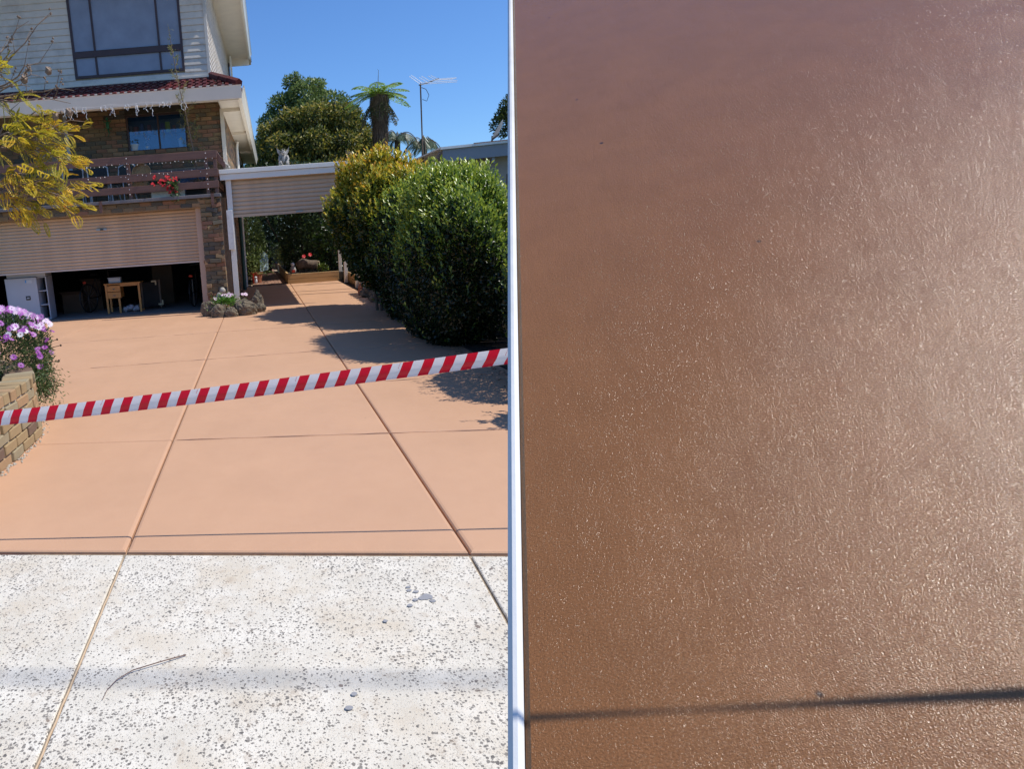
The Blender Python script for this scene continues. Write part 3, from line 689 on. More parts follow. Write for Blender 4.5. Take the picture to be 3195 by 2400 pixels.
t = thing('storage_bin', 'pale grey bin sitting on the desk top in the garage', 'bin', (-3.2, 15.4, .692)); MB().cbox(-3.34, -3.06, 15.3, 15.55, .692, .80, .01).build('box', M_cab, t); MB().box(-3.35, -3.05, 15.29, 15.56, .802, .815).build('lid', M_cab, t)
t = thing('cloth_bag', 'crumpled white and grey cloth bag on the garage floor under the desk', 'bag', (-2.9, 15.35, .004)); 
b = MB(); [b.blob((-3.02 + i * .07, 15.33 + .02 * (i % 2), .07 + .02 * (i % 3)), (.06, .06, .055), i, .5, 3) for i in range(5)]; b.build('bag', plain('dirty_cloth', (.40, .37, .38), .9, .3, 20), t, True)
t = thing('picture_frame', 'dark framed picture with gilt corners leaning in the garage beside the desk', 'picture frame', (-2.4, 15.5, .004))
MB().box(-2.62, -2.24, 15.55, 15.57, .08, .64).build('panel', M_dark, t)
for a in ((-2.66, -2.62, .04, .68), (-2.24, -2.20, .04, .68)): MB().box(a[0], a[1], 15.53, 15.58, a[2], a[3]).build('frame_side', M_bark, t)
for x, z in ((-2.40, .64), (-2.28, .10)): MB().box(x, x + .12, 15.52, 15.529, z, z + .035).box(x + .085, x + .12, 15.52, 15.529, z - .07 if z > .5 else z + .036, z - .001 if z > .5 else z + .11).build('gilt_corner', plain('gilt', (.50, .40, .22), .5), t)
cb = thing('white_cabinet', 'pale blue-white cabinet with open side shelves at the left of the garage opening', 'cabinet', (-5.1, 14.95, .012))
MB().cbox(-5.50, -4.80, 14.75, 15.25, .02, .97, .004).build('body', M_cab, cb)
MB().box(-5.46, -4.60, 14.80, 15.25, .98, 1.14).build('drawer_box', M_cab, cb)
for x in (-5.3, -4.85): MB().box(x, x + .12, 14.785, 14.80, 1.05, 1.07).build('handle', M_black, cb)
MB().box(-4.80, -4.785, 15.24, 15.26, .02, .97).box(-4.62, -4.60, 14.80, 15.25, .02, .97).build('side_panel', M_cab, cb)
for z in (.02, .34, .65, .95): MB().box(-4.80, -4.62, 14.82, 15.24, z, z + .018).build('shelf', M_cab, cb)
MB().box(-4.80, -4.62, 15.24, 15.25, .02, .95).build('back_panel', M_black, cb)
MB().box(-5.08, -4.98, 14.742, 14.749, .48, .57).build('label_plate', M_black, cb); MB().box(-5.06, -5.0, 14.738, 14.741, .51, .54).build('label_text', M_cab, cb)
MB().box(-5.02, -4.90, 14.742, 14.749, .85, .92).build('sticker', M_porc, cb); MB().box(-5.05, -5.021, 14.742, 14.749, .86, .915).build('sticker_edge', plain('sky_blue', (.1, .35, .7), .5), cb)
# bicycle shapes deep in the garage
def bike(name, label, x, y, rz):
    r = thing(name, label, 'bicycle', (0, 0, 0)); r.location = (x, y, .004); r.rotation_euler = (0, 0, rz); OFF[r.name] = (0, 0, 0)
    for wx in (-.52, .52):
        w = MB().tube([(wx + .33 * math.cos(a), 0, .34 + .33 * math.sin(a)) for a in np.linspace(0, 2 * math.pi, 25)], .018, 6, False).build('wheel', M_black, r)
        s_ = MB(); [s_.tube([(wx, 0, .34), (wx + .32 * math.cos(a), 0, .34 + .32 * math.sin(a))], .002, 3) for a in np.linspace(0, 2 * math.pi, 13)[:-1]]; s_.build('spokes', M_grey, w)
    MB().tube([(-.52, 0, .34), (-.1, 0, .34), (.35, 0, .75), (-.2, 0, .78), (-.1, 0, .34)], .016, 6).tube([(-.2, 0, .78), (-.52, 0, .34)], .01, 6).tube([(.52, 0, .34), (.35, 0, .75), (.33, 0, .92)], .014, 6).build('frame', M_black, r)
    MB().tube([(.36, -.26, .93), (.30, 0, .95), (.36, .26, .93)], .012, 6).build('handlebar', M_black, r); MB().blob((-.23, 0, .88), (.13, .06, .03), 1, .05).build('saddle', M_black, r)
    MB().blob((-.62, 0, .72), (.025, .05, .03), 1, .02).build('reflector', M_redp, r)
bike('bicycle', 'bicycle with an orange-red rear reflector leaning in the dark left of the desk', -3.75, 16.3, 1.15)
bike('bicycle', 'bicycle standing in the dark beside the right jamb of the garage door', -1.35, 16.0, 1.4)
for i, (x, y, w, h, lb) in enumerate(((-4.4, 16.2, .5, .45, 'open cardboard box on the pile left of the bicycle in the garage'), (-4.0, 16.6, .45, .7, 'tall cardboard carton behind the left bicycle in the garage'), (-2.3, 17.0, .5, .95, 'dark cardboard carton stacked behind the desk in the garage'))):
    t = thing('cardboard_box', lb, 'cardboard box', (x, y, .004)); MB().box(x - w / 2, x + w / 2, y - .2, y + .2, .004, h).build('box', M_card, t); MB().add([(x - w / 2, y - .2, h), (x + w / 2, y - .2, h), (x + w / 2 + .03, y - .35, h + .08), (x - w / 2 - .03, y - .35, h + .08)], [(0, 1, 2, 3)]).build('flap', M_card, t)

# ================================================================== BALCONY THINGS
def pot(name, label, x, y, z, r, h, mat, cat='pot', plant=None):
    t = thing(name, label, cat, (x, y, z)); MB().lathe([(0, 0), (r * .72, 0), (r * .95, h * .82), (r * 1.06, h * .84), (r * 1.06, h), (r * .92, h), (r * .85, h * .86), (0, h * .84)], (x, y, z), 16).build('vessel', mat, t, False)
    if plant:
        n, L, tint, lm, hh, sp = plant; P = np.array((x, y, z + h)) + rng.normal(size=(n, 3)) * np.array((r * sp, r * sp, hh)) * .5 + np.array((0, 0, hh * .6)); P[:, 2] = np.maximum(P[:, 2], z + h * .8)
        leaves('foliage', P, rdir(n) + np.array((0, 0, .4)), rdir(n), L, L * .45, rng.uniform(*tint, n), lm, t)
    return t
pot('decorated_pot', 'large white porcelain pot with a blue motif behind the balcony window', -2.46, 15.66, 3.575, .10, .13, M_porc, plant=(30, .05, (.2, .9), L_daisy, .08, 1))
pot('small_pot', 'small white pot with an orchid behind the balcony window', -2.18, 15.66, 3.575, .055, .07, M_porc, plant=(40, .04, (.5, 1), L_pet, .18, .8))
pot('white_jug', 'tall white jug with dark pattern at the right end of the balcony window', -1.42, 15.66, 3.575, .07, .19, M_porc, 'jug')
colr = [(.10, .20, .45), (.45, .12, .12), (.10, .10, .40), (.42, .55, .06), (.40, .15, .18), (.12, .2, .5), (.3, .3, .35)]
for i, (x, w, h) in enumerate(((-2.42, .10, .16), (-2.28, .07, .22), (-2.12, .08, .18), (-1.82, .08, .2), (-1.70, .10, .22), (-1.56, .07, .14), (-2.53, .06, .18))):
    c = [1, 0, 4, 2, 3, 4, 6][i]; nm = ['red', 'blue', 'dull red', 'dark blue', 'lime green', 'brick red', 'grey']
    tag(MB().cbox(x - w / 2, x + w / 2, 15.80, 15.88, 3.946, 3.946 + h, .006).build('box_on_shelf', plain('shelf_item', colr[c], .5)), nm[i] + ' box standing on the shelf behind the balcony window', 'box', 'boxes on the window shelf')
pl = thing('planter_box', 'long cream planter box of trailing red geraniums on the balcony wall', 'planter', (-1.65, 14.28, 2.43))
MB().cbox(-2.0, -1.30, 14.2, 14.38, 2.43, 2.56, .01).build('trough', M_trimb, pl)
gp = np.concatenate([np.array((-1.75, 14.18, 2.73)) + rng.normal(size=(260, 3)) * (.14, .05, .05), np.array((-1.50, 14.0, 2.60)) + rng.normal(size=(260, 3)) * (.05, .04, .10)])
leaves('foliage', gp, rdir(520), rdir(520), .05, .045, rng.uniform(.4, 1, 520), L_daisy, pl)
def bloom(m, c, r, npet=5, nrm_=(0, -1, .5)):
    c = Vector(c); nv = Vector(nrm_).normalized(); u = nv.orthogonal().normalized(); w = nv.cross(u)
    for k in range(npet):
        a = 2 * math.pi * k / npet + random.random() * .3; d = u * math.cos(a) + w * math.sin(a); e = u * -math.sin(a) + w * math.cos(a)
        m.add([c, c + d * r * .6 + e * r * .38 + nv * r * .15, c + d * r + nv * r * .05, c + d * r * .6 - e * r * .38 + nv * r * .15], [(0, 1, 2, 3)])
for (x, z) in ((-1.88, 2.82), (-1.62, 2.82), (-1.93, 2.70), (-1.74, 2.76), (-1.50, 2.76), (-1.44, 2.77), (-1.78, 2.71), (-1.66, 2.74), (-1.69, 2.65), (-1.55, 2.64), (-1.63, 2.60), (-1.50, 2.55), (-1.45, 2.52), (-1.58, 2.51), (-1.56, 2.77)):
    m = MB(); [bloom(m, (x + random.gauss(0, .018), 13.98 + random.gauss(0, .015), z + random.gauss(0, .015)), .026) for _ in range(6)]; m.build('flower_head', M_red, pl)
bt = thing('potted_tree', 'tall thin olive-green sapling growing from a balcony trough above the railing', 'potted plant', (-1.05, 14.35, 2.43))
MB().cbox(-1.28, -.78, 14.2, 14.5, 2.43, 2.60, .01).build('trough', M_dark, bt)
stem = [(-1.02, 14.33, 2.55), (-1.03, 14.3, 3.1), (-1.10, 14.2, 3.7), (-1.14, 14.0, 4.1), (-1.20, 13.8, 4.5), (-1.24, 13.7, 5.0), (-1.28, 13.65, 5.45)]
m = MB().tube(stem, [.016, .014, .012, .010, .008, .006, .003], 6)
tips = []
for q, (dx, dz) in zip((3.0, 3.15, 3.3, 3.45, 3.6, 3.7, 3.8, 3.95, 4.1, 4.3, 4.55, 4.8, 5.0, 3.2, 3.5, 3.75), ((-.3, .25), (.15, .25), (-.22, .28), (.2, .3), (-.24, .3), (.2, .25), (-.16, .3), (.17, .25), (-.15, .25), (.12, .28), (-.12, .22), (.08, .22), (-.08, .2), (.22, .14), (.13, .22), (-.1, .25))):
    i = max(0, next(j for j in range(1, 7) if stem[j][2] >= q) - 1); f = (q - stem[i][2]) / (stem[i + 1][2] - stem[i][2]); p = Vector(stem[i]).lerp(Vector(stem[i + 1]), f); e = p + Vector((dx, random.uniform(-.1, .1), dz)); m.tube([p, (p + e) / 2 + Vector((0, 0, .02)), e], [.005, .004, .002], 4); tips.append((p, e))
m.build('stem', M_twig, bt)
P = np.concatenate([np.array(a.lerp(b_, t_)) + rng.normal(size=(3, 3)) * .012 for a, b_ in tips for t_ in np.linspace(.2, 1, 9)] + [np.array(Vector(stem[i]).lerp(Vector(stem[i + 1]), t_)) + rng.normal(size=(3, 3)) * .03 for i in range(2, 6) for t_ in np.linspace(0, 1, 8)]); n = len(P)
leaves('foliage', P, rdir(n) + np.array((0, 0, .3)), rdir(n), rng.uniform(.045, .08, n), .014, rng.uniform(.2, 1, n), L_bamb, bt)
n = 260; P = np.array((-.98, 14.16, 2.70)) + rng.normal(size=(n, 3)) * (.11, .03, .02); suc = leaves('succulents', P, rdir(n) + np.array((0, 0, .5)), rdir(n), .035, .02, rng.uniform(0, 1, n), L_dead, bt); stuff(suc)
bk = thing('wicker_basket', 'round wicker basket chair tipped on its side behind the balcony railing', 'basket', (-2.2, 14.5, 2.6))
b = MB(); prof = []; n = 20
for j in range(9):
    r = .19 * math.sin(math.pi * .5 * j / 8 * 1.1) + .005; d_ = .16 * math.cos(math.pi * .5 * j / 8)
    prof.append((r, d_))
vs = []; 
for r, d_ in prof:
    for k in range(n): a = 2 * math.pi * k / n; vs.append((-2.2 + r * math.cos(a) - d_ * .5, 14.5 + d_ * .4 + r * .35 * math.sin(a), 2.98 + r * math.sin(a) + d_ * -.3))
b.add(vs, [(i * n + k, i * n + (k + 1) % n, (i + 1) * n + (k + 1) % n, (i + 1) * n + k) for i in range(8) for k in range(n)]); b.build('bowl', M_basket, bk)
MB().tube([tuple(vs[8 * n + k % n]) for k in range(n + 1)], .012, 5, False).build('rim', M_basket, bk)
MB().lathe([(0, 0), (.14, 0), (.17, .17), (.15, .17), (.12, .02)], (-2.25, 14.45, 2.62), 14).build('base', M_basket, bk)
def chair(x, y, rz, lb):
    t = thing('patio_chair', lb, 'chair', (0, 0, 0), 'patio chairs on the balcony'); t.location = (x, y, 2.40); t.rotation_euler = (0, 0, rz); OFF[t.name] = (0, 0, 0)
    for sx in (-.22, .22):
        MB().tube([(sx, -.2, 0), (sx * .95, -.18, .42), (sx * .95, .16, .42), (sx * 1.0, .26, .80)], .013, 6).build('side_frame', M_wire, t); MB().tube([(sx, .24, 0), (sx * .95, .12, .42)], .013, 6).build('leg', M_wire, t)
    MB().tube([(-.22, .26, .80), (-.1, .28, .84), (.1, .28, .84), (.22, .26, .80)], .013, 6).build('top_rail', M_wire, t)
    MB().cbox(-.2, .2, -.17, .16, .425, .455, .01).build('seat', M_black, t); MB().box(-.19, .19, .215, .225, .5, .78).build('backrest', M_black, t)
chair(-3.15, 14.75, .3, 'white tube patio chair with dark backrest behind the railing, right of the yellow branches')
chair(-2.72, 14.85, -.5, 'white tube patio chair nearest the wicker basket behind the railing')
chair(-3.75, 14.8, .1, 'white tube patio chair half hidden by the yellow branches')
# icicle lights under the gutter and along the rails
il = thing('icicle_lights', 'string of white icicle lights hanging unevenly below the long gutter', 'string lights', (-2.4, 14, 4.25))
m = MB(); xs = np.sort(rng.uniform(-3.95, -1.0, 26)); top = [(x, 13.95, 4.235 + .012 * math.sin(x * 9)) for x in np.linspace(-4.0, -.95, 60)]; m.tube(top, .0018, 4)
bl = MB()
for x in xs:
    L = random.uniform(.06, .24); pts = [(x + random.gauss(0, .01), 13.94 + random.gauss(0, .01), 4.235 - L * t_) for t_ in np.linspace(0, 1, 6)]; m.tube(pts, .0032, 4)
    for p in pts[1:]: q = (p[0] + random.gauss(0, .018), p[1], p[2] - .012); m.tube([p, q], .003, 3); bl.tube([q, (q[0], q[1], q[2] - .016)], .0055, 5)
m.build('wire', M_wire, il); stuff(bl.build('bulbs', M_wire, il))
rl = thing('rail_lights', 'small white lights dotted along the brown balcony railing', 'string lights', (-1.8, 14, 3.1))
m = MB()
for x in np.arange(-3.3, -.62, .085):
    for z in (3.10, 2.90): 
        if random.random() < .75: a = random.uniform(-1, 1); zz = z + random.gauss(0, .02); m.tube([(x, 13.965, zz), (x + .02 * math.sin(a), 13.965, zz - .02 * math.cos(a))], .0045, 4)
for x in (-2.40, -.80):
    for z in np.arange(2.52, 3.25, .1): m.blob((x, 13.975, z), .011, 1, 0, 1, 6, 4)
stuff(m.build('bulbs', M_wire, rl))
gl = thing('wall_lizard_ornament', 'small green lizard ornament on the brick wall left of the balcony window', 'ornament', (-3.0, 15.46, 4.1))
m = MB().blob((-2.98, 15.45, 4.12), (.04, .02, .09), 1, .1); m.blob((-2.98, 15.45, 4.25), (.03, .02, .035), 2, .05); m.tube([(-2.98, 15.45, 4.05), (-2.96, 15.45, 3.95), (-3.0, 15.45, 3.88)], [.02, .012, .004], 6)
for sx in (-1, 1):
    for z, e in ((4.17, .05), (4.07, -.06)): m.tube([(-2.98, 15.45, z), (-2.98 + sx * .07, 15.45, z + e * .3), (-2.98 + sx * .09, 15.45, z + e)], .009, 5)
m.build('body', plain('ornament_green', (.02, .14, .06), .5), gl, True)

# ================================================================== ROCK GARDEN AT THE PILLAR
rocks = [(-.95, 13.32, .16, .24), (-.74, 13.0, .155, .20), (-.49, 12.93, .13, .15), (-.20, 13.08, .21, .24), (.07, 13.42, .13, .15), (.05, 13.8, .12, .30), (-1.0, 13.65, .11, .17)]
rl_ = ['lichen-topped lava rock against the garage jamb at the left end of the rock ring', 'dark rounded lava rock at the front left of the rock ring', 'small low lava rock at the front of the rock ring below the pink flowers', 'largest wide lava rock at the front right of the rock ring', 'low lava rock at the right end of the rock ring', 'upright lava rock standing behind the right end of the rock ring', 'small lava rock behind the left end of the ring by the door trim']
for i, (x, y, r, h) in enumerate(rocks):
    o = MB().blob((x, y, h * .45), (r, r * .8, h * .85), i + 3, .22, 1.6, 26, 18).build('lava_rock', M_lava); tag(o, rl_[i], 'rock', 'lava rocks round the pillar foot')
pp = thing('daisy_plant', 'low bright green plant with pale pink flowers inside the rock ring', 'plant', (-.6, 13.4, 0))
n = 700; P = np.array((-.60, 13.2, .30)) + rng.normal(size=(n, 3)) * (.12, .07, .05); leaves('foliage', P, rdir(n) + np.array((0, -.3, .5)), rdir(n), .05, .022, rng.uniform(.5, 1, n), leaf_mat('lush_leaf', [(0, (.03, .09, .01)), (1, (.12, .28, .03))]), pp)
P = np.array([(-.80, 13.2, .36), (-.58, 13.3, .40), (-.52, 13.28, .41), (-.64, 13.32, .40), (-.47, 13.3, .40), (-.25, 13.5, .38), (-.19, 13.5, .38), (-.55, 13.2, .39)])
def daisies(centres, r, tints, parent, nrm_=None):
    Ps, Ds, Ns, Ts = [], [], [], []
    for c, tt in zip(centres, tints):
        nv = Vector(nrm_ if nrm_ is not None else (random.gauss(.35, .35), random.gauss(-.55, .3), random.uniform(.4, 1))).normalized(); u = nv.orthogonal().normalized(); w = nv.cross(u)
        for k in range(12):
            a = 2 * math.pi * k / 12; d = u * math.cos(a) + w * math.sin(a); Ps.append(c + np.array(d) * r * .15); Ds.append(np.array(d) + np.array(nv) * .15); Ns.append(nv); Ts.append(tt + random.gauss(0, .04))
    rr = r * 1.0; leaves('petals', np.array(Ps), np.array(Ds), np.array(Ns, dtype=float), rr, rr * .42, np.array(Ts), L_pet, parent, .05)
daisies(P, .045, [.8] * 8, pp)
ch = thing('cherub_statue', 'small pale stone cherub with wings sitting at the foot of the brick pillar', 'statue', (-.66, 13.9, .1))
b = MB(); b.blob((-.66, 13.9, .22), (.07, .055, .10), 1, .08, 2); b.tube([(-.72, 13.87, .16), (-.66, 13.80, .15), (-.60, 13.80, .12)], [.035, .03, .02], 7); b.tube([(-.60, 13.87, .28), (-.56, 13.82, .24), (-.62, 13.80, .22)], [.022, .018, .016], 7); b.tube([(-.72, 13.87, .28), (-.76, 13.82, .24), (-.70, 13.80, .22)], [.022, .018, .016], 7)
b.build('body', M_stone, ch, True); MB().blob((-.67, 13.87, .37), (.052, .055, .055), 4, .08, 3).blob((-.66, 13.815, .365), (.01, .01, .012), 1, 0).blob((-.685, 13.823, .38), (.007, .006, .006), 1, 0).blob((-.645, 13.823, .38), (.007, .006, .006), 1, 0).build('head', plain('pale_stone', (.40, .37, .32), .8), ch, True)
for sx in (-1, 1): MB().blob((-.66 + sx * .085, 13.94, .25), (.05, .015, .09), 3, .1, 3).build('wing', M_stone, ch, True)
MB().blob((-.63, 13.79, .25), (.032, .015, .035), 2, .1).build('heart', M_white, ch, True)
ch.scale = (1.2, 1.1, 1.25); ch.location.z = .12

# ================================================================== BRICK PLANTER WITH DAISIES (left)
pb = thing('brick_planter', 'curved raised planter of worn tan bricks beside the driveway at the left', 'planter', (-2.3, 5.4, 0))
curve = [(-1.93, 3.6), (-1.905, 4.3), (-1.89, 4.8), (-1.885, 5.15), (-1.90, 5.35), (-1.96, 5.6), (-2.07, 5.85), (-2.25, 6.1), (-2.5, 6.35), (-2.9, 6.6)]
cv = [Vector(c) for c in curve]; seg = [(cv[i + 1] - cv[i]).length for i in range(len(cv) - 1)]; tot = sum(seg)
def along(s_):
    s_ = max(0, min(tot - 1e-4, s_)); i = 0
    while s_ > seg[i]: s_ -= seg[i]; i += 1
    return cv[i].lerp(cv[i + 1], s_ / seg[i]), (cv[i + 1] - cv[i]).normalized()
m = MB()
for i in range(40):
    p, t_ = along(tot * i / 40); q, _ = along(tot * (i + 1) / 40); nn = Vector((t_.y, -t_.x)); a, b_ = p - nn * .015, q - nn * .015; c, d_ = p - nn * .2, q - nn * .2
    m.add([(a.x, a.y, -.05), (b_.x, b_.y, -.05), (b_.x, b_.y, .47), (a.x, a.y, .47), (c.x, c.y, -.05), (d_.x, d_.y, -.05), (d_.x, d_.y, .47), (c.x, c.y, .47)], [(0, 1, 2, 3), (3, 2, 6, 7), (4, 7, 6, 5)])
m.build('mortar_core', M_mortarp, pb)
pbm = {}
for r in range(6):
    z0 = DZ + r * .0865; s_ = -.1 + (.12 if r % 2 else 0)
    BLn = .23 if r < 5 else .11
    while s_ < tot:
        p, t_ = along(s_ + BLn / 2); key = BLn
        if key not in pbm:
            dd = .11 if r < 5 else .24; mm = MB().cbox(-BLn / 2 + .004, BLn / 2 - .004, -dd, 0, 0, .076 if r < 5 else .085, .007); me = bpy.data.meshes.new('brick'); me.from_pydata(mm.v, [], mm.f); me.materials.append(M_pbrick); pbm[key] = me
        o = bpy.data.objects.new('brick', pbm[key]); COL.objects.link(o); o.parent = pb
        nn = Vector((t_.y, -t_.x)); pp_ = p + nn * random.gauss(.004, .004)
        o.location = (pp_.x + 2.3, pp_.y - 5.4, z0 + random.gauss(0, .002)); o.rotation_euler = (random.gauss(0, .02), random.gauss(0, .02), math.atan2(t_.y, t_.x) + math.pi + random.gauss(0, .02)); s_ += BLn + .011
# soil inside
poly = [(c.x - .12, c.y - .05) for c in cv] + [(-4.8, 6.6), (-4.8, 3.6)]
MB().prism(poly, 0, .46).build('soil', M_soil, pb)
for i in range(60):   # crumbled mortar at the foot
    p, t_ = along(random.uniform(1.0, 2.6)); nn = Vector((t_.y, -t_.x))
crm = MB()
for i in range(120):
    p, t_ = along(random.uniform(.8, 2.8)); nn = Vector((t_.y, -t_.x)); q = p + nn * abs(random.gauss(.02, .02)); crm.blob((q.x, q.y, DZ + .004), random.uniform(.003, .011), i, .4, 3, 6, 4)
stuff(tag(crm.build('mortar_crumbs', M_mortarp), 'crumbled mortar and grit along the foot of the brick planter', 'rubble'))
db = thing('daisy_bush', 'dense bush of purple, pink and white daisies spilling over the brick planter', 'flowering bush', (-2.45, 6.2, .45))
n = 16000; P, N, u = shell(n, (-2.55, 6.15, .62), (.56, .62, .36), 2.2, .2, .12, 5, 3); P[:, 2] = np.maximum(P[:, 2], .22)
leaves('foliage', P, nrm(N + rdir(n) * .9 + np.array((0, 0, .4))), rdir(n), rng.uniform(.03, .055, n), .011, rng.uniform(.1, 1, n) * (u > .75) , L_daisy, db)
n2 = 1500; P2 = np.array((-2.02, 5.95, .36)) + rng.normal(size=(n2, 3)) * (.07, .12, .10); leaves('trailing_foliage', P2, rdir(n2) + np.array((.3, -.2, -.1)), rdir(n2), .045, .01, rng.uniform(.3, 1, n2), L_daisy, db)
n = 950; P, N, u = shell(n, (-2.55, 6.15, .64), (.60, .65, .40), 2.2, .02, .12, 5, 3); keep = (N[:, 0] + N[:, 2] * 1.2 - N[:, 1] > .3) & (P[:, 2] > .5) & (rng.uniform(size=n) < .25 + .75 * (P[:, 2] > .8)); P = P[keep]
tt = np.where(P[:, 2] > .86, rng.choice([.62, .8, .85, .5], len(P)), rng.choice([.45, .5, .55, .35, .95], len(P))); daisies(P, .030, tt, db)
m = MB()
for x, y, z in ((-1.84, 6.0, .74), (-1.80, 5.95, .69), (-1.82, 5.9, .56), (-1.87, 5.85, .38), (-1.86, 5.8, .30), (-1.92, 5.75, .27)): m.tube([(-2.05, 6.05, z - .08), (-1.95, 6.0, z - .03), (x, y, z)], .003, 4); m.blob((x, y, z), .010, 2, .1, 2, 7, 5)
m.build('flower_stem', L_dead, db)

# ================================================================== YELLOW TREE (front left)
yt = thing('yellow_leaved_tree', 'tree with feathery yellow-green leaves and bare twigs reaching in from the left', 'tree', (-3.6, 7.9, 0))
m = MB(); m.tube([(-3.6, 7.9, .3), (-3.55, 7.9, 1.2), (-3.5, 7.85, 1.9)], [.09, .08, .07], 10); m.build('trunk', M_bark, yt, True)
tg = [(-1.70, 7.7, 2.24), (-1.76, 7.8, 2.42), (-1.80, 7.6, 2.74), (-1.97, 7.9, 2.84), (-1.92, 7.6, 2.06), (-2.0, 8.0, 1.92), (-2.28, 7.7, 1.86), (-2.5, 7.8, 1.95), (-2.15, 7.5, 2.2), (-2.2, 8.0, 2.5), (-2.4, 7.6, 2.7), (-2.55, 7.9, 2.3), (-2.1, 7.7, 2.98), (-2.45, 7.8, 3.0), (-2.3, 7.4, 2.35), (-2.05, 7.9, 2.6), (-2.6, 7.5, 2.6), (-2.35, 8.1, 2.15), (-2.6, 7.8, 3.5), (-1.9, 7.7, 2.5), (-2.0, 7.8, 2.2), (-2.6, 7.6, 2.0)]
bare = [(-1.88, 7.8, 3.10), (-2.0, 7.7, 3.50), (-2.22, 7.8, 3.95), (-1.98, 7.8, 4.0), (-2.45, 7.9, 3.7), (-2.12, 7.6, 3.35), (-2.3, 7.8, 3.3), (-1.75, 7.8, 2.9), (-2.55, 7.7, 4.1), (-1.85, 7.9, 3.25)]
m = MB(); fronds = []
def branch(a, b_, r0, r1, droop=.0, segs=6):
    a, b_ = Vector(a), Vector(b_); pts = []
    for i in range(segs + 1):
        t_ = i / segs; p = a.lerp(b_, t_) + Vector((0, 0, math.sin(t_ * math.pi) * droop)) + Vector((random.gauss(0, .02), random.gauss(0, .03), random.gauss(0, .02))) * (0 < i < segs)
        pts.append(p)
    m.tube(pts, [r0 + (r1 - r0) * i / segs for i in range(segs + 1)], 5); return pts
hubs = [Vector((-2.9, 7.85, 2.2)), Vector((-2.85, 7.8, 2.7)), Vector((-2.9, 7.85, 3.2))]
for hb in hubs: branch((-3.5, 7.85, 1.85), hb, .05, .025, .1)
tg = [(x - .05, y, z) for x, y, z in tg]
for t_ in tg:
    hb = min(hubs, key=lambda q: (q - Vector(t_)).length); pts = branch(hb, t_, .014, .004, .10)
    for j in (3, 4, 5, 6): fronds.append((pts[j], (Vector(t_) - hb).normalized()))
    for j in (3, 4, 5): e = pts[j] + Vector((random.uniform(.05, .25), random.uniform(-.2, .2), random.uniform(-.15, .12))); m.tube([pts[j], e], [.005, .002], 4); fronds += [(e, (e - pts[j]).normalized()), (pts[j].lerp(e, .5), (e - pts[j]).normalized())]
for t_ in bare:
    hb = min(hubs, key=lambda q: (q - Vector(t_)).length); pts = branch(hb, t_, .012, .003, .05)
    for j in (3, 4, 5):
        e = pts[j] + Vector((random.uniform(-.05, .2), random.uniform(-.1, .1), random.uniform(.05, .2))); m.tube([pts[j], e], [.005, .002], 4); 
        for _ in range(3): m.blob(e + Vector((random.gauss(0, .012), 0, random.gauss(0, .02))), .012, 3, .4, 3, 6, 5)
for x, z in ((-1.89, 2.99), (-2.04, 2.96), (-2.05, 3.42), (-2.32, 3.35)): m.blob((x, 7.7, z), (.035, .03, .045), 5, .4, 3, 9, 7)
m.build('branches', M_twig, yt)
Ps, Ds, Ns = [], [], []
for (p, d) in fronds:
    if p.z > 3.15 and p.x > -2.3: continue
    for _ in range(2 if random.random() < .3 else 1):
        d2 = (d + Vector((random.gauss(0, .5), random.gauss(0, .5), random.gauss(.0, .45)))).normalized(); L = random.uniform(.10, .23); side = d2.cross(Vector((random.gauss(0, .4), random.gauss(0, .4), 1))).normalized(); upv = side.cross(d2)
        for i in range(12):
            t_ = (i + 1) / 12; c = p + d2 * L * t_ + Vector((0, 0, -.10 * t_ * t_ * L * 3))
            for sg in (-1, 1):
                pd = (side * sg + d2 * .55).normalized(); PL_ = L * .30 * math.sin(math.pi * (.15 + .8 * t_))
                for q in (.4, 1.0): Ps.append(c + pd * PL_ * q); Ds.append(pd * .4 + d2 * .8 * (1 if q < .9 else .3)); Ns.append(upv)
Ps, Ds, Ns = np.array(Ps), np.array(Ds), np.array(Ns); tn = np.clip(.42 + .28 * snoise(Ps, 6, 5) + rng.normal(size=len(Ps)) * .13, 0, 1)
leaves('foliage', Ps, Ds, Ns, .034, .015, tn, L_yel, yt)

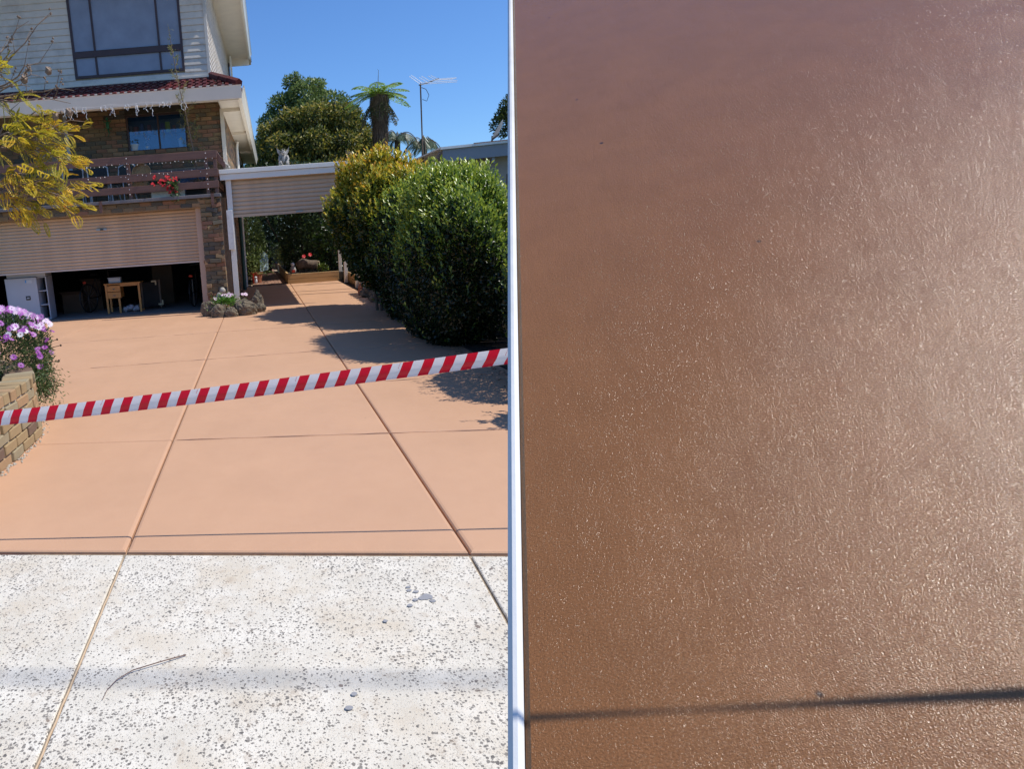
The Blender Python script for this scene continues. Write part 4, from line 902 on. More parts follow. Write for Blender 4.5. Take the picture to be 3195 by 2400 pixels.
# ================================================================== HEDGES
hg = 'clipped lilly pilly hedge shrubs along the right of the driveway'
def hedge(label, c, h, n, mat, tintbase, p=3.0, leaf=.055, taper=0, seed=0, nshoot=0, shootbox=None, lump=.08, topgold=.0):
    t = thing('hedge_shrub', label, 'hedge shrub', (c[0], c[1], 0), hg)
    P, N, u = shell(n, c, h, p, .10, lump, 2.5, seed)
    rel = (P[:, 2] - (c[2] - h[2])) / (2 * h[2])
    if taper: k = 1 - taper * np.clip(.62 - rel, 0, 1) ** 1.3; P[:, 0] = c[0] + .25 + (P[:, 0] - c[0] - .25) * k; P[:, 1] = c[1] + (P[:, 1] - c[1]) * k
    P[:, 2] = np.maximum(P[:, 2], .03)
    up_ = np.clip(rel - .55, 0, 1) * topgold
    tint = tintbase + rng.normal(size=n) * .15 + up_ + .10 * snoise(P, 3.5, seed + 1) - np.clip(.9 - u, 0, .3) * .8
    D = nrm(N * .35 + rdir(n) * 1.0 + np.array((0, 0, .2))); L = leaf * rng.uniform(.6, 1.15, n) * (1 + .35 * np.clip(rel - .5, 0, 1))
    leaves('foliage', P, D, nrm(N + rdir(n) * .8), L, L * .56, tint, mat, t)
    m = MB()
    for i in range(9):
        a = random.uniform(0, 6.3); m.tube([(c[0] + .12 * math.cos(a), c[1] + .15 * math.sin(a), 0), (c[0] + .2 * math.cos(a), c[1] + .3 * math.sin(a), c[2] * .6), (c[0] + h[0] * .6 * math.cos(a), c[1] + h[1] * .7 * math.sin(a), c[2] + h[2] * .5)], [.03, .022, .008], 6)
    m.build('stems', M_bark, t)
    if nshoot:
        sb = shell(nshoot * 3, c, (h[0], h[1], h[2]), p, .03, lump, 2.5, seed); q, qn = sb[0], sb[1]; rel = (q[:, 2] - (c[2] - h[2])) / (2 * h[2])
        if taper: k = 1 - taper * np.clip(.62 - rel, 0, 1) ** 1.3; q[:, 0] = c[0] + .25 + (q[:, 0] - c[0] - .25) * k; q[:, 1] = c[1] + (q[:, 1] - c[1]) * k
        prob = np.clip((rel - .35) * 1.9, .04, 1); kp = rng.uniform(size=len(q)) < prob; q, qn, rel = q[kp][:nshoot], qn[kp][:nshoot], rel[kp][:nshoot]
        d = qn * .6 + np.array((0, 0, 1.0)) + rdir(len(q)) * .35
        A, B, C_, T = shoots(len(q), q - nrm(d) * .05, d, .24, 9, leaf)
        rl2 = np.tile(rel, 9); sh_ = leaves('young_shoots', A, B, C_, leaf * rng.uniform(.75, 1.25, len(A)), leaf * .46, .62 + .25 * T * np.clip(rl2 * 1.3, .3, 1.2) + rng.normal(size=len(A)) * .1, mat, t); stuff(sh_)
    return t
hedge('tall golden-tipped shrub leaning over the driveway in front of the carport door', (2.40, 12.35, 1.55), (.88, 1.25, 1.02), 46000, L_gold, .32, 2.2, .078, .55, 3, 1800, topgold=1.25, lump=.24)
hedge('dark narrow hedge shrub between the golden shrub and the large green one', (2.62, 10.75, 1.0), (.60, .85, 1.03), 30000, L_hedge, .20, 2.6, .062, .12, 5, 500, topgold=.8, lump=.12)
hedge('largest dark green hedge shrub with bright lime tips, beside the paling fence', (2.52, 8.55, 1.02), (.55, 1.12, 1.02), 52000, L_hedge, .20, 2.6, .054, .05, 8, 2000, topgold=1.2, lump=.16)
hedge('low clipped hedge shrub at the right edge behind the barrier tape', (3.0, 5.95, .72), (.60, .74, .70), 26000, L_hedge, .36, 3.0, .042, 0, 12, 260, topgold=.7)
hedge('small leafy shrub nearest the camera, beyond the right edge', (2.78, 4.72, .62), (.34, .32, .56), 3500, L_hedge, .45, 2.2, .06, 0, 15, 60, topgold=.6, lump=.3)
# mulch bed & rock edging along the hedge
struct(MB().box(2.56, 4.0, 2.9, 20.3, -.09, .02).build('hedge_bed', M_soil))
eg = ['edging rock at the foot of the golden shrub nearest the carport post', 'second edging rock from the carport post, below the golden shrub', 'third edging rock from the carport post, in hedge shade', 'fourth edging rock, where the hedge meets the driveway']
for i, (x, y, r) in enumerate(((2.55, 14.9, .16), (2.6, 14.3, .15), (2.55, 13.7, .17), (2.6, 13.0, .14))):
    tag(MB().blob((x, y, .08), (r, r, r * .8), i + 20, .5, 2.5, 16, 11).build('edging_rock', M_lava), eg[i], 'rock', 'rocks edging the hedge bed')
sp = tag(MB().lathe([(0, 0), (.05, 0), (.07, .08), (.05, .16), (.06, .2), (.02, .27), (0, .28)], (2.45, 15.3, .012), 10).build('terracotta_ornament', M_terr), 'small terracotta garden ornament at the base of the last carport post', 'ornament')

n = 420; P = np.stack([2.5 - np.abs(rng.normal(size=n)) * .16, rng.uniform(4, 15, n), np.full(n, .018)], 1); Dv = rdir(n); Dv[:, 2] *= .15
stuff(tag(leaves('leaf_litter', P, Dv, np.tile([0, 0, 1.], (n, 1)), rng.uniform(.02, .045, n), .018, rng.uniform(0, 1, n), L_dead), 'scattered fallen leaves on the driveway along the foot of the hedge', 'leaf litter'))
# paling fence on the right
fn = thing('paling_fence', 'weathered grey timber paling fence behind the hedge', 'fence', (3.45, 9, 0))
fme = {}
for i, y in enumerate(np.arange(4.6, 15.8, .105)):
    key = i % 4
    if key not in fme:
        mm = MB().box(-.009, .009, 0, .098, 0, 1.84 + .02 * key); me = bpy.data.meshes.new('paling'); me.from_pydata(mm.v, [], mm.f); me.materials.append(M_fence); fme[key] = me
    o = bpy.data.objects.new('paling', fme[key]); COL.objects.link(o); o.parent = fn; o.location = (random.gauss(-.012 if i % 2 else .01, .002), y - 9, .02 + random.gauss(0, .008)); o.rotation_euler = (random.gauss(0, .008), 0, random.gauss(0, .03)); o.rotation_euler.x *= .4
for z in (.4, 1.5): MB().box(3.485, 3.53, 4.6, 15.8, z, z + .07).build('rail', M_fence, fn)
for y in (5, 7.4, 9.25, 12.2, 14.6): MB().box(3.535, 3.62, y, y + .09, 0, 2.12 if abs(y - 9.25) < .1 else 1.85).build('post', M_fence, fn)
n = 700; ty = thing('young_shrub', 'bright lime young shrub rising behind the paling fence at the right', 'shrub', (3.85, 9.0, 0))
P = np.array((3.85, 9.05, 1.95)) + rng.normal(size=(n, 3)) * (.14, .16, .16); leaves('foliage', P, rdir(n) + np.array((0, 0, .5)), rdir(n), .07, .035, rng.uniform(.6, 1, n), L_hedge, ty); MB().tube([(3.85, 9, 0), (3.85, 9.03, 1.3), (3.84, 9.05, 2.0)], [.02, .014, .006], 6).build('stem', M_twig, ty)

# ================================================================== NEIGHBOUR HOUSE
nh = thing('neighbour_house', 'low grey brick house with blue-grey fascia behind the hedge at the right', 'house', (6.5, 18, 0))
N_ = lambda m, n, mat: m.build(n, mat, nh)
def xz(m, x0, x1, za0, za1, zb0, zb1, y0, y1):
    return m.add([(x0, y0, za0), (x1, y0, zb0), (x1, y0, zb1), (x0, y0, za1), (x0, y1, za0), (x1, y1, zb0), (x1, y1, zb1), (x0, y1, za1)], [(0, 1, 2, 3), (7, 6, 5, 4), (0, 4, 5, 1), (3, 2, 6, 7), (0, 3, 7, 4), (1, 5, 6, 2)])
N_(xz(MB(), 4.86, 10, 2.98, 3.27, 3.14, 3.43, 17.0, 17.05), 'fascia', M_nfasc)
N_(xz(MB(), 4.80, 10, 3.272, 3.33, 3.432, 3.49, 16.94, 17.06), 'gutter', M_white)
N_(xz(MB(), 5.6, 7.4, 3.355, 3.372, 3.41, 3.43, 16.93, 16.938), 'rust_streak', M_rust)
N_(xz(MB(), 4.8, 10, 3.30, 3.335, 3.46, 3.495, 17.06, 22), 'roof', M_white)
N_(MB().box(5.3, 10, 17.5, 17.7, 0, 3.12).box(5.3, 5.4, 17.7, 22, 0, 3.12), 'wall', M_nwall)
N_(MB().box(5.2, 10, 17.42, 17.5, 2.28, 2.36), 'window_head', M_white)
N_(MB().box(5.9, 9, 17.44, 17.49, 1.2, 2.28), 'window', M_curtain)
for x, a in ((4.72, 0), (4.98, .0)): N_(MB().add([(x - .15, 17.3, 2.62), (x + .10, 17.02, 3.25), (x + .24, 17.02, 3.25), (x - .0, 17.3, 2.58), (x - .15, 17.5, 2.62), (x + .10, 17.2, 3.25), (x + .24, 17.2, 3.25), (x, 17.5, 2.58)], [(0, 3, 2, 1), (4, 5, 6, 7), (0, 4, 7, 3), (1, 2, 6, 5), (0, 1, 5, 4), (3, 7, 6, 2)]), 'rafter_end', M_fence)
N_(MB().box(6.1, 6.17, 17.06, 17.5, 2.88, 3.12), 'rafter', M_nfasc)
an = thing('tv_antenna', 'tall television antenna on a thin leaning mast above the neighbouring roof', 'antenna', (4.87, 19, 3.1))
MB().tube([(4.88, 18.9, 2.6), (4.875, 19, 3.6), (4.84, 19, 5.22)], .02, 8).build('mast', M_bark, an)
MB().tube([(4.78, 18.9, 5.15), (5.05, 19.2, 5.24), (5.50, 19.6, 5.42)], .016, 6).build('boom', M_black, an)
for (bx, by, bz, L, dz) in ((4.84, 18.97, 5.18, .95, .0), (4.90, 19.05, 5.20, .92, .03), (5.10, 19.25, 5.27, .65, .0), (5.16, 19.3, 5.29, .62, .03), (5.36, 19.45, 5.36, .55, 0), (5.44, 19.5, 5.39, .5, 0)):
    MB().tube([(bx - .02, by, bz + dz), (bx + L, by - .1, bz - .02 + dz)], .007, 5).build('element', M_wire, an); MB().tube([(bx, by, bz + dz), (bx - L * .28, by + .15, bz + .26 * L + dz)], .007, 5).build('element', M_wire, an)
MB().tube([(4.86, 18.97, 5.1), (4.98, 18.97, 5.05), (5.06, 18.97, 4.9), (5.0, 18.97, 4.75), (4.88, 18.97, 4.8)], .008, 5).build('cable_loop', M_cable, an)
ds = thing('satellite_dish', 'dark grey satellite dish seen from its back on the neighbouring roof', 'satellite dish', (6.6, 18, 3.4))
b = MB(); n = 24; vs = []; ax = Vector((-.78, .35, .50)).normalized(); u = ax.orthogonal().normalized(); w = ax.cross(u)
u = (Vector((0, 0, 1)) - ax * ax.z).normalized(); w = ax.cross(u); c = Vector((6.62, 18, 3.72))
for j in range(6):
    r = .27 * j / 5
    for k in range(n): a = 2 * math.pi * k / n; vs.append(c + u * r * math.sin(a) * 1.08 + w * r * math.cos(a) + ax * (r * r * .9))
b.add(vs, [(j * n + k, j * n + (k + 1) % n, (j + 1) * n + (k + 1) % n, (j + 1) * n + k) for j in range(5) for k in range(n)]); b.build('reflector', plain('dish_grey', (.14, .15, .16), .6), ds, True)
MB().tube([(6.42, 17.95, 3.34), (6.42, 17.95, 3.62)], .022, 7).build('bracket', M_black, ds); MB().tube([(6.42, 17.95, 3.52), (6.6, 18, 3.64)], .018, 6).build('arm', M_black, ds)

# ================================================================== BACK GARDEN
rb = thing('raised_bed', 'raised garden bed of two tiers of pale pine sleepers behind the carport', 'raised bed', (1.8, 21, 0))
for z0 in (.0, .155): MB().cbox(1.03, 2.60, 20.30, 20.36, z0, z0 + .15, .006).build('sleeper', M_sleeper, rb); MB().cbox(1.03, 1.09, 20.365, 28, z0, z0 + .15, .006).build('sleeper', M_sleeper, rb); MB().cbox(2.75, 2.80, 15.9, 20.3, z0, z0 + .15, .006).build('sleeper', M_sleeper, rb)
MB().box(1.09, 6, 20.36, 28, -.05, .27).build('soil', M_soil, rb)
lg = thing('hollow_log', 'dark hollow log lying on the raised bed with plants growing in its pale open end', 'log', (1.7, 20.8, .3))
b = MB(); b.tube([(1.38, 20.7, .50), (1.55, 20.75, .58), (1.75, 20.8, .54), (1.98, 20.75, .50)], [.13, .16, .13, .15], 12); b.build('log', M_bark, lg, True)
MB().tube([(2.02 + .035 * math.cos(a), 20.70 - .02, .47 + .15 * math.sin(a)) for a in np.linspace(0, 2 * math.pi, 17)], .022, 6, False).build('rim', plain('pale_wood', (.45, .36, .22), .8), lg)
for x in (1.45, 1.62, 1.85): MB().tube([(x, 20.75, .27), (x, 20.75, .45)], .03, 6).build('foot', M_bark, lg)
fg = thing('garden_gnome', 'small pale and red garden figure on the corner of the raised bed', 'figurine', (1.22, 20.55, .3)); MB().lathe([(0, 0), (.09, 0), (.10, .12), (.07, .2), (.03, .24)], (1.22, 20.55, .3), 10).build('body', M_stone, fg, True); MB().blob((1.22, 20.55, .58), (.06, .06, .055), 2, .1).build('head', M_porc, fg, True); MB().box(1.18, 1.28, 20.44, 20.455, .34, .42).build('sign', M_redp, fg)
pot('terracotta_pot', 'terracotta pot with a leafy bush on the garden path by the house wall', .10, 21.6, .03, .20, .34, M_terr, plant=(700, .08, (.3, 1), L_tree, .55, 2.2))
pot('orange_hanging_pot', 'bright orange pot with purple flowers above the dark tub on the path', .42, 26.5, .62, .13, .24, plain('orange_glaze', (.75, .16, .04), .4), plant=(60, .05, (.2, .5), L_pet, .1, 1))
pot('dark_tub', 'large dark tub of plants on the left side of the garden path', .48, 26.6, .03, .35, .58, M_black, 'tub', plant=(500, .09, (.2, .9), L_tree, .2, 1.6))
tag(MB().box(-.03, .01, 21.15, 21.4, .05, .35).build('red_bag', M_redp), 'small red item hanging beside the drainpipe at the path', 'bag')
ws = tag(MB().add([(.22, 21.9, .35), (.50, 22.0, .40), (.52, 22.1, .85), (.38, 22.1, 1.0), (.24, 22.0, .75), (.22, 21.93, .35), (.50, 22.03, .40), (.52, 22.13, .85), (.38, 22.13, 1.0), (.24, 22.03, .75)], [(0, 1, 2, 3, 4), (9, 8, 7, 6, 5)] + [(i, (i + 1) % 5, (i + 1) % 5 + 5, i + 5) for i in range(5)]).build('plastic_sheet', plain('pale_plastic', (.35, .45, .48), .3)), 'pale translucent plastic sheet propped beside the terracotta pot', 'sheet')
ctt = thing('stone_cat', 'small white stone animal ornament at the foot of the terracotta pot', 'ornament', (.05, 21.2, .03)); MB().blob((.05, 21.2, .11), (.06, .05, .09), 1, .1, 2).build('body', M_porc, ctt, True); MB().blob((.06, 21.15, .22), (.045, .04, .04), 3, .1, 2).build('head', M_porc, ctt, True)
gt = thing('wire_gate', 'low dark wire mesh gate across the far end of the garden path', 'gate', (1.1, 29, 0))
m = MB(); [m.tube([(x, 29, .35), (x, 29, .98)], .008, 4) for x in np.arange(.75, 1.55, .06)]; [m.tube([(.75, 29, z), (1.55, 29, z)], .008, 4) for z in np.arange(.36, 1.0, .07)]; m.build('mesh', M_black, gt)
struct(MB().box(-.1, 2.2, 29.6, 34, -.05, .25).build('sunlit_terrace', M_paver))
def bush(name, label, c, h, n, mat, leaf, tint, cat='shrub', p=2.2, lump=.3, lf=2.5, seed=0, trunk=None, depth=.25, group=None, droop=0):
    t = thing(name, label, cat, (c[0], c[1], 0), group); P, N, u = shell(n, c, h, p, depth, lump, lf, seed)
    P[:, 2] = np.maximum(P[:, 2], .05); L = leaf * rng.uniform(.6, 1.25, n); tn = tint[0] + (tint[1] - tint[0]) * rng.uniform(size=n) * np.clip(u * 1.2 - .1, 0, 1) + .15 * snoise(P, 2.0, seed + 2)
    leaves('crown', P, nrm(N * .6 + rdir(n) * .8 + np.array((0, 0, .2 - droop))), rdir(n), L, L * .45, tn, mat, t)
    m = MB()
    if trunk: m.tube(trunk[0], trunk[1], 8)
    for i in range(7):
        a = random.uniform(0, 6.3); e = .55; b0 = trunk[0][-1] if trunk else (c[0], c[1], 0)
        m.tube([b0, (c[0] + h[0] * e * .5 * math.cos(a), c[1] + h[1] * e * .5 * math.sin(a), (b0[2] + c[2]) / 2), (c[0] + h[0] * e * math.cos(a), c[1] + h[1] * e * math.sin(a), c[2] + h[2] * random.uniform(-.2, .6))], [.05 * max(1, h[2] / 2), .03, .012], 5)
    m.build('trunk', M_bark, t); return t
gg = 'shrubs in the shaded back garden'  # dark shrubs below: leaf tints lowered, garden shade put into the colour
bush('garden_shrub', 'pale leafed climber on the left of the garden path by the house wall', (.05, 22.5, 1.1), (.45, .9, 1.05), 4500, L_tree, .085, (.1, .8), seed=1, group=gg)
bush('garden_shrub', 'dark shrub beside the raised bed with hanging leaves, left of the brown trunk', (1.75, 23.2, 1.35), (.75, 1.2, 1.2), 9000, L_tree, .10, (-.1, .45), seed=2, group=gg)
bush('garden_shrub', 'glossy broad leafed shrub at the right end of the raised bed', (2.65, 21.6, 1.0), (.60, .8, .85), 2200, L_hedge, .15, (.3, .7), seed=3, group=gg)
bush('garden_shrub', 'tall dark shrub at the back left above the garden path', (.2, 30, 1.9), (1.3, 1.5, 2.0), 9000, L_tree, .15, (-.2, .25), seed=4, group=gg)
bush('garden_shrub', 'tall dark shrub in the centre behind the wire gate', (1.9, 32.5, 2.0), (1.6, 1.5, 2.1), 9000, L_tree, .16, (-.2, .25), seed=5, group=gg)
bush('garden_shrub', 'dense dark shrub behind the carport posts', (3.9, 25, 1.6), (1.5, 2.0, 1.9), 14000, L_tree, .12, (-.1, .4), seed=6, group=gg)
bush('garden_shrub', 'small pinkish flowering shrub beside the path gate', (1.35, 26.5, .7), (.40, .5, .38), 1200, L_bamb, .08, (.2, 1), seed=7, group=gg)
bush('garden_shrub', 'overhanging dark canopy added to shade the garden path', (1.6, 24.6, 3.0), (2.6, 3.2, .8), 16000, L_tree, .13, (-.1, .4), seed=8, group=gg)  # canopy added to deepen the shade over the garden
bush('garden_shrub', 'low green clump with yellow tips at the front of the raised bed', (2.15, 20.6, .42), (.18, .15, .14), 350, L_hedge, .06, (.6, 1), seed=9, group=gg)
tt_ = thing('garden_tree_trunk', 'rough brown tree trunk standing in the raised bed', 'tree trunk', (2.4, 23, 0)); MB().tube([(2.42, 22.6, .2), (2.38, 22.6, 1.0), (2.40, 22.6, 2.0), (2.35, 22.6, 3.0)], [.12, .09, .10, .08], 10).build('trunk', M_bark, tt_, True)
for x, z, lb in ((1.62, .78, 'left red flower above the hollow log'), (1.82, .82, 'right red flower above the hollow log')):
    t = thing('red_flower', lb, 'flower', (x, 21.1, .3)); m = MB(); bloom(m, (x, 21.1, z), .07, 6); m.build('petals', M_red, t); MB().tube([(x, 21.12, .28), (x, 21.12, z)], .006, 5).build('stem', M_green, t)
hsr = thing('garden_hose', 'dark garden hose and cords hanging in loops on the shaded side wall', 'hose', (-.42, 16.5, .6))
m = MB()
for i in range(5): y = 16.2 + i * .22; m.tube([(-.43, y, 1.7 - .1 * i), (-.40, y + .03, 1.0), (-.40, y + .08, .35 + .05 * i), (-.40, y + .16, .3), (-.40, y + .2, .9), (-.43, y + .22, 1.6)], .012, 5)
m.build('hose', M_cable, hsr)

# big trees behind
def clumptree(name, label, blobs, n, mat, leaf, tint, trunk, droop=0, seed=0, holes=.25):
    t = thing(name, label, 'tree', (trunk[0][0], trunk[0][1], 0)); Ps, Ns, Us = [], [], []; tot_ = sum(b_[3] * b_[3] for b_ in blobs)
    for i, b_ in enumerate(blobs):
        k = int(n * b_[3] ** 2 / tot_); P, N, u = shell(k, b_[:3], (b_[3], b_[3], b_[3] * (b_[4] if len(b_) > 4 else .85)), 2, .28, .22, 2.6 / b_[3], seed + i)
        Ps.append(P); Ns.append(N); Us.append(u)
    P, N, u = np.concatenate(Ps), np.concatenate(Ns), np.concatenate(Us); n = len(P); kp = (snoise(P, 3.2, seed + 50) + rng.normal(size=n) * .25) > -1 + holes; P, N, u = P[kp], N[kp], u[kp]; n = len(P)
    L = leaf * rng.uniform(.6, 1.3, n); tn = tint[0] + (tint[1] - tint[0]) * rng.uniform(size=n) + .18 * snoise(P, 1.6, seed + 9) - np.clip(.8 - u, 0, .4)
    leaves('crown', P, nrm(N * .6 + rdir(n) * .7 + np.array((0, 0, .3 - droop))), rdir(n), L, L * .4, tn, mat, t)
    m = MB(); m.tube(trunk, [.28, .22, .15], 10)
    for b_ in blobs: m.tube([trunk[-1], ((trunk[-1][0] + b_[0]) / 2, (trunk[-1][1] + b_[1]) / 2, (trunk[-1][2] + b_[2]) / 2 + .2), b_[:3], (b_[0], b_[1], b_[2] + b_[3] * .6)], [.10, .07, .04, .015], 6)
    m.build('trunk', M_bark, t)
blobs = [(3.2, 32, 4.6, 2.3, .95), (1.4, 31.6, 4.6, 1.4), (5.0, 31.8, 4.7, 1.4), (3.2, 30.6, 6.3, .85), (2.2, 30.8, 6.2, .75), (4.4, 30.6, 6.2, .8), (1.7, 30.2, 5.2, .7), (3.0, 29.8, 5.2, .75), (4.3, 29.9, 5.0, .75), (5.5, 30.4, 4.9, .7), (2.3, 29.6, 4.1, .7), (3.7, 29.5, 4.0, .7), (1.3, 31, 3.6, 1.1), (5.6, 31.5, 3.6, 1.1), (3.4, 30.6, 3.2, 1.6), (4.9, 31, 5.5, .8), (1.2, 31.3, 5.9, .6)]
clumptree('conifer_tree', 'broad dark olive tree with golden-tipped drooping foliage behind the carport', blobs, 80000, L_cedar, .17, (.05, 1.1), [(3.2, 32, 0), (3.2, 32, 2), (3.2, 32, 3.6)], .7, 1, .18)
blobs = [(3.2, 36, 8.2, 1.0), (2.1, 36, 7.8, .75), (4.6, 36, 7.6, .95), (1.5, 36, 7.0, .7), (5.4, 36, 6.9, .8), (3.3, 36, 7.0, 1.5), (.5, 36, 5.7, .75), (.45, 36, 4.6, .7), (2.7, 36, 8.9, .5), (3.9, 36, 8.7, .4)]
clumptree('background_tree', 'lighter green open-crowned tree rising behind the dark olive tree', blobs, 26000, L_tree, .17, (.3, 1), [(3, 36, 0), (3, 36, 3), (3.1, 36, 6)], .1, 4, .42)
blobs = [(9.3, 26, 4.6, .7), (9.9, 26, 5.0, .7)]
clumptree('background_tree', 'dark conifer tip behind the satellite dish', [(9.95, 26, 5.0, .62), (10.3, 26, 5.4, .7)], 5000, L_cedar, .12, (0, .5), [(10, 26, 0), (10, 26, 2), (10, 26, 4)], 0, 9, .1)

# tree fern
tfn = thing('tree_fern', 'tree fern with bright arching fronds on a thick shaggy brown trunk', 'tree fern', (4.7, 24, 0))
MB().tube([(4.72, 24, 0), (4.72, 24, 3.6), (4.70, 24, 4.6), (4.68, 24, 5.4), (4.68, 24, 5.9)], [.16, .16, .18, .22, .14], 12).build('trunk', M_bark, tfn, True)
n = 9000; a = rng.uniform(0, 6.283, n); z = rng.uniform(3.6, 5.95, n); r = .15 + .11 * np.clip((z - 4) / 1.6, 0, 1) + rng.uniform(0, .04, n)
P = np.stack([4.70 + r * np.cos(a), 24 + r * np.sin(a), z], 1); leaves('dead_skirt', P, np.array((0, 0, -1)) + rdir(n) * .32, np.stack([np.cos(a), np.sin(a), a * 0], 1), rng.uniform(.15, .38, n), .015, rng.uniform(0, 1, n), L_dead, tfn)
def frond(c, az, el, L, droop, npin, width, Ps, Ds, Ns, leafdroop=.2):
    c = Vector(c); h = Vector((math.cos(az), math.sin(az), 0)); side = Vector((-math.sin(az), math.cos(az), 0)); pts = []
    for i in range(npin + 1):
        t_ = i / npin; pts.append(c + h * L * math.cos(el) * t_ + Vector((0, 0, L * math.sin(el) * t_ - droop * L * t_ ** 2.2)))
    for i in range(2, npin):
        d = (pts[i + 1] - pts[i]).normalized(); w = width * math.sin(math.pi * (.12 + .86 * i / npin)) ** .8
        for sg in (-1, 1):
            pd = (side * sg + d * .45 + Vector((0, 0, -leafdroop))).normalized(); Ps.append((pts[i], pd, w)); Ds.append(d); Ns.append(side.cross(d))
    return pts
m = MB(); recs, Ds, Ns = [], [], []
spec = [(0.15, .25), (.7, .5), (1.4, .55), (2.2, .55), (2.9, .35), (3.4, .2), (4.0, .45), (4.6, .6), (5.2, .5), (5.8, .35), (3.14, .75), (0, .8), (2.6, .12), (.4, .05), (3.7, .0), (5.5, .1)]
for az, el in spec: m.tube(frond((4.67, 24, 5.9), az + random.gauss(0, .1), el, random.uniform(1.0, 1.3), random.uniform(.30, .5), 26, .26, recs, Ds, Ns), [.014] * 10 + [.008] * 17, 4, False)
m.tube([(4.67, 24, 5.9), (4.68, 24, 6.4), (4.70, 24, 6.68), (4.66, 24, 6.72)], [.016, .010, .006, .004], 5); m.build('frond_stems', M_bark, tfn)
P, D_, N2, L_, W_ = [], [], [], [], []
for (p, pd, w), d, nn in zip(recs, Ds, Ns):
    for q in np.linspace(.08, 1, 7): P.append(p + pd * w * q); D_.append(pd * .5 + d * (1 if random.random() < .5 else -1) * .8); N2.append(nn); 
n = len(P); leaves('fronds', np.array(P), np.array(D_), np.array(N2), .065, .038, rng.uniform(.45, 1, n), L_fern, tfn)
recs, Ds, Ns = [], [], []; m = MB()
for i in range(18): m.tube(frond((4.68, 24, 5.75), i * .35 + random.random() * .2, random.uniform(-.5, .0), random.uniform(.5, .9), random.uniform(.7, 1.1), 16, .16, recs, Ds, Ns, .6), .008, 4, False)
m.build('dead_frond_stems', M_bark, tfn)
P = np.array([p + pd * w * q for (p, pd, w) in recs for q in (.3, .6, 1)]); D_ = np.array([pd for (p, pd, w) in recs for q in (1, 2, 3)]); leaves('hanging_dead_fronds', P, D_ + rdir(len(P)) * .5, rdir(len(P)), .09, .03, rng.uniform(.0, .35, len(P)), L_fern, tfn)
# palms
def palm(label, c, fr, L):
    t = thing('palm_tree', label, 'palm tree', (c[0], c[1], 0), 'palms behind the golden shrub'); MB().tube([(c[0], c[1], 0), (c[0], c[1], c[2])], [.13, .11], 9).build('trunk', M_bark, t)
    m = MB(); P, D_, N2 = [], [], []
    for i in range(fr):
        recs, Ds, Ns = [], [], []; az = i * 2.4 + random.random(); m.tube(frond(c, az, random.uniform(.5, 1.25), L * random.uniform(.8, 1.1), random.uniform(.8, 1.15), 26, .42, recs, Ds, Ns, 1.3), .015, 4, False)
        for (p, pd, w), nn in zip(recs, Ns): P.append(p); D_.append((pd, w)); N2.append(nn)
    m.build('frond_stems', M_bark, t); W = np.array([w for _, w in D_]); leaves('fronds', np.array(P), np.array([d for d, _ in D_]), np.array(N2), W, .024, rng.uniform(.1, 1, len(P)), L_palm, t)
palm('drooping palm just right of the tree fern trunk', (5.95, 27, 4.85), 12, 1.15)
palm('drooping palm crossed by the antenna mast', (7.0, 27, 4.5), 14, 1.2)

# ================================================================== TAPE, STICK, OVERHEAD CABLES
def tape_mat():
    n = NT('barrier_tape'); c = n.n('TexCoord'); s_ = n.n('SeparateXYZ'); n.l(c.outputs['Object'], s_.inputs[0])
    q = n.math('SUBTRACT', s_.outputs[0], n.math('MULTIPLY', s_.outputs[2], .55)); fr = n.math('FRACT', n.math('MULTIPLY', q, 1 / .1005)); red = n.math('LESS_THAN', fr, .5)
    wr = n.noise(n.coord(scale=(1, 1, 3)), 14, 3)
    # faint line of tiny red print beside every fifth stripe
    f5 = n.math('FRACT', n.math('MULTIPLY', n.math('ADD', q, .016), 1 / .5025)); pr = n.math('MULTIPLY', n.math('LESS_THAN', f5, .010), n.math('GREATER_THAN', n.noise(n.coord(), 420, 1), .48)); pr = n.math('MULTIPLY', pr, n.math('LESS_THAN', n.math('ABSOLUTE', s_.outputs[2]), .02))
    col = n.mix(red, (.86, .87, .88), (.72, .008, .028)); col = n.mix(n.math('MULTIPLY', pr, .7), col, (.55, .05, .07))
    n.done(col, .32, n.bump(wr, .25, .01), .5)
    tr = n.n('BsdfTranslucent'); n.l(col, tr.inputs[0]); m = n.n('MixShader'); m.inputs[0].default_value = .42; n.l(n.p.outputs[0], m.inputs[1]); n.l(tr.outputs[0], m.inputs[2]); n.l(m.outputs[0], n.out.inputs[0]); return n.m
A, B = Vector((-2.3, 3.43, .655)), Vector((2.2, 2.93, 1.015))
tp = thing('barrier_tape', 'red and white striped barrier tape stretched across the driveway', 'barrier tape', (0, 0, 0))
L = (B - A).length; n = 120; prof = [(-.0375, .005), (-.034, .0085), (-.02, .006), (-.006, .0), (.0, .0), (.012, .003), (.03, .009), (.0375, .012)]
sag = lambda t_: -.035 * 4 * t_ * (1 - t_)
vs = []
for i in range(n + 1):
    t_ = i / n; x = t_ * L; z = sag(t_); 
    for pz, py in prof: vs.append((x, py + .0015 * math.sin(x * 3), z + pz + 0))
m = MB(); k = len(prof); m.add(vs, [(i * k + j, (i + 1) * k + j, (i + 1) * k + j + 1, i * k + j + 1) for i in range(n) for j in range(k - 1)])
me = bpy.data.meshes.new('tape'); me.from_pydata(m.v, [], m.f); me.materials.append(tape_mat()); me.polygons.foreach_set('use_smooth', [True] * len(me.polygons)); to = bpy.data.objects.new('tape', me); COL.objects.link(to); to.parent = tp
d = (B - A).normalized(); yv = Vector((0, 0, 1)).cross(d).normalized(); zv = d.cross(yv); to.matrix_local = Matrix.Translation(A) @ Matrix((d, yv, zv)).transposed().to_4x4()
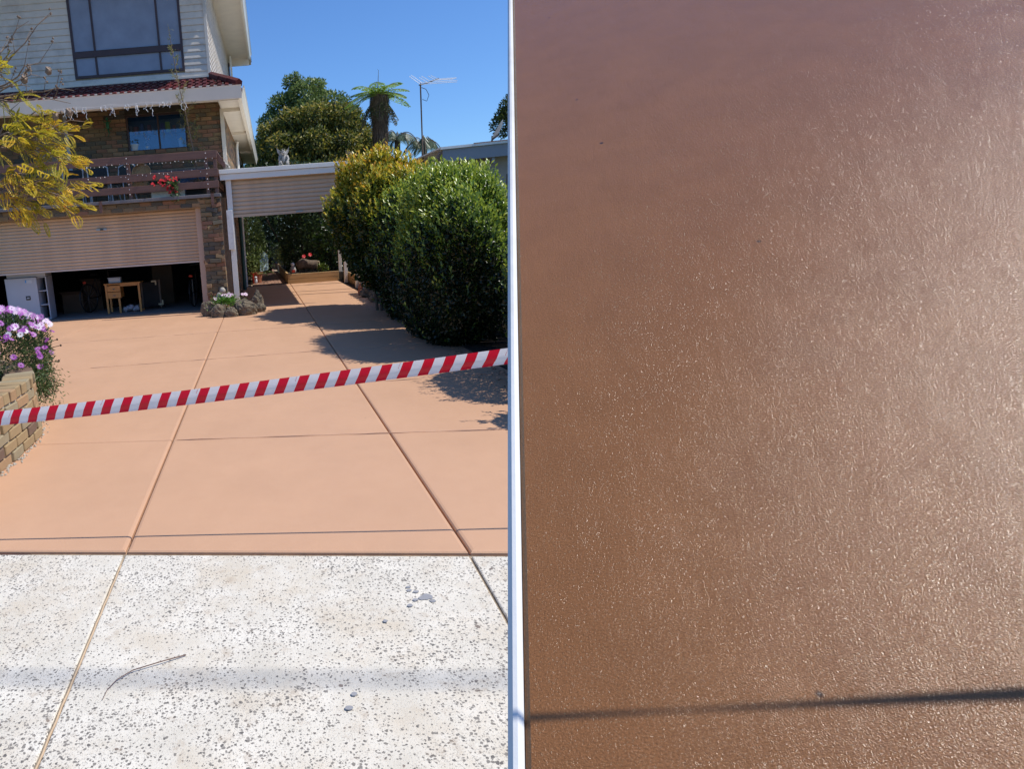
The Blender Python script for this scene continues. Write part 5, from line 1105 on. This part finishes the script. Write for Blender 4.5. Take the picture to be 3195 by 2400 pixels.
for i, (p, lb) in enumerate(((A, 'steel stake holding the left end of the barrier tape'), (B, 'steel stake holding the right end of the barrier tape'))): tag(MB().tube([(p.x, p.y, 0), (p.x, p.y, p.z + .12)], .012, 6).build('tape_stake', M_grey), lb, 'stake', 'stakes for the barrier tape')
tag(MB().tube([(-.36, 2.22, .006), (-.44, 2.185, .012), (-.55, 2.145, .010), (-.60, 2.10, .008), (-.625, 2.05, .007), (-.632, 2.0, .005)], [.0024, .0023, .0021, .0018, .0013, .001], 6).build('dry_stick', plain('stick_brown', (.16, .09, .07), .8)), 'thin curved dry twig lying on the pale concrete footpath', 'twig')
S = SUN
for (p, q, t_, r, lb) in (((-.0, 2.05, 0), (1, 1.935, 0), 14, .016, 'thick overhead power line whose soft shadow crosses the pale footpath'),):
    p, q = Vector(p) + S * t_, Vector(q) + S * t_; dd = (q - p).normalized(); tag(MB().tube([p - dd * 30, p + dd * 30], r, 8).build('overhead_cable', M_cable), lb, 'cable')

# ================================================================== SEALED SLAB (right half of the photograph)
sl_ = thing('sealed_concrete_slab', 'glossy brown sealed concrete surface seen close up with a thin dark shadow line across its lower part', 'concrete slab', (0, 0, 0))
toW = Matrix((crt, cup, -fwd)).transposed()
nC = Vector((-.350, .705, .617)).normalized(); eye = Vector((0, 0, CH))
pC = Vector((.3746, 0, -1)) * .55
def onslab(px_, py_):
    r_ = Vector(((px_ - PPX) / FPX, (PPY - py_) / FPX, -1)); return r_ * (nC.dot(pC) / nC.dot(r_))
a0, a1 = onslab(1584, -30), onslab(1584, 2600); yv = (a0 - a1).normalized(); xv = yv.cross(nC).normalized()
H_, W_ = (a0 - a1).length, 1.75
m = MB(); m.cbox(.009, W_, -.15, H_ + .01, -.045, 0, .003)
org = eye + toW @ a1; MW = Matrix.Translation(org) @ (toW @ Matrix((xv, yv, nC)).transposed()).to_4x4()
def sb(m, nm, mt):
    me = bpy.data.meshes.new(nm); me.from_pydata(m.v, [], m.f); me.materials.append(mt); o = bpy.data.objects.new(nm, me); COL.objects.link(o); o.parent = sl_; o.matrix_local = MW; return o
sb(m, 'slab', M_slab)
sb(MB().cbox(0, .0085, -.15, H_ + .01, -.046, .002, .003), 'edge_strip', M_white)
for u_, v_ in ((.15, .1), (1.5, .1), (.15, H_ - .1), (1.5, H_ - .1)):
    p = MW @ Vector((u_, v_, -.05)); MB().box(p.x - .03, p.x + .03, p.y - .03, p.y + .03, 0, p.z - .04).build('support_leg', M_sleeper, sl_)
q0, q1 = eye + toW @ onslab(1619, 2243), eye + toW @ onslab(3155, 2168)
c0, c1 = q0 + S * .46, q1 + S * .42; dd = (c1 - c0).normalized()  # unseen cable, added only to cast the shadow line on the slab
tag(MB().tube([c0 - dd * .06 + S * 6, c0 - dd * .06, c1, c1 + dd * 3], .0027, 8).build('added_shadow_cable', M_cable), 'thin black unseen cable added above the brown slab to throw the dark line on it', 'cable')
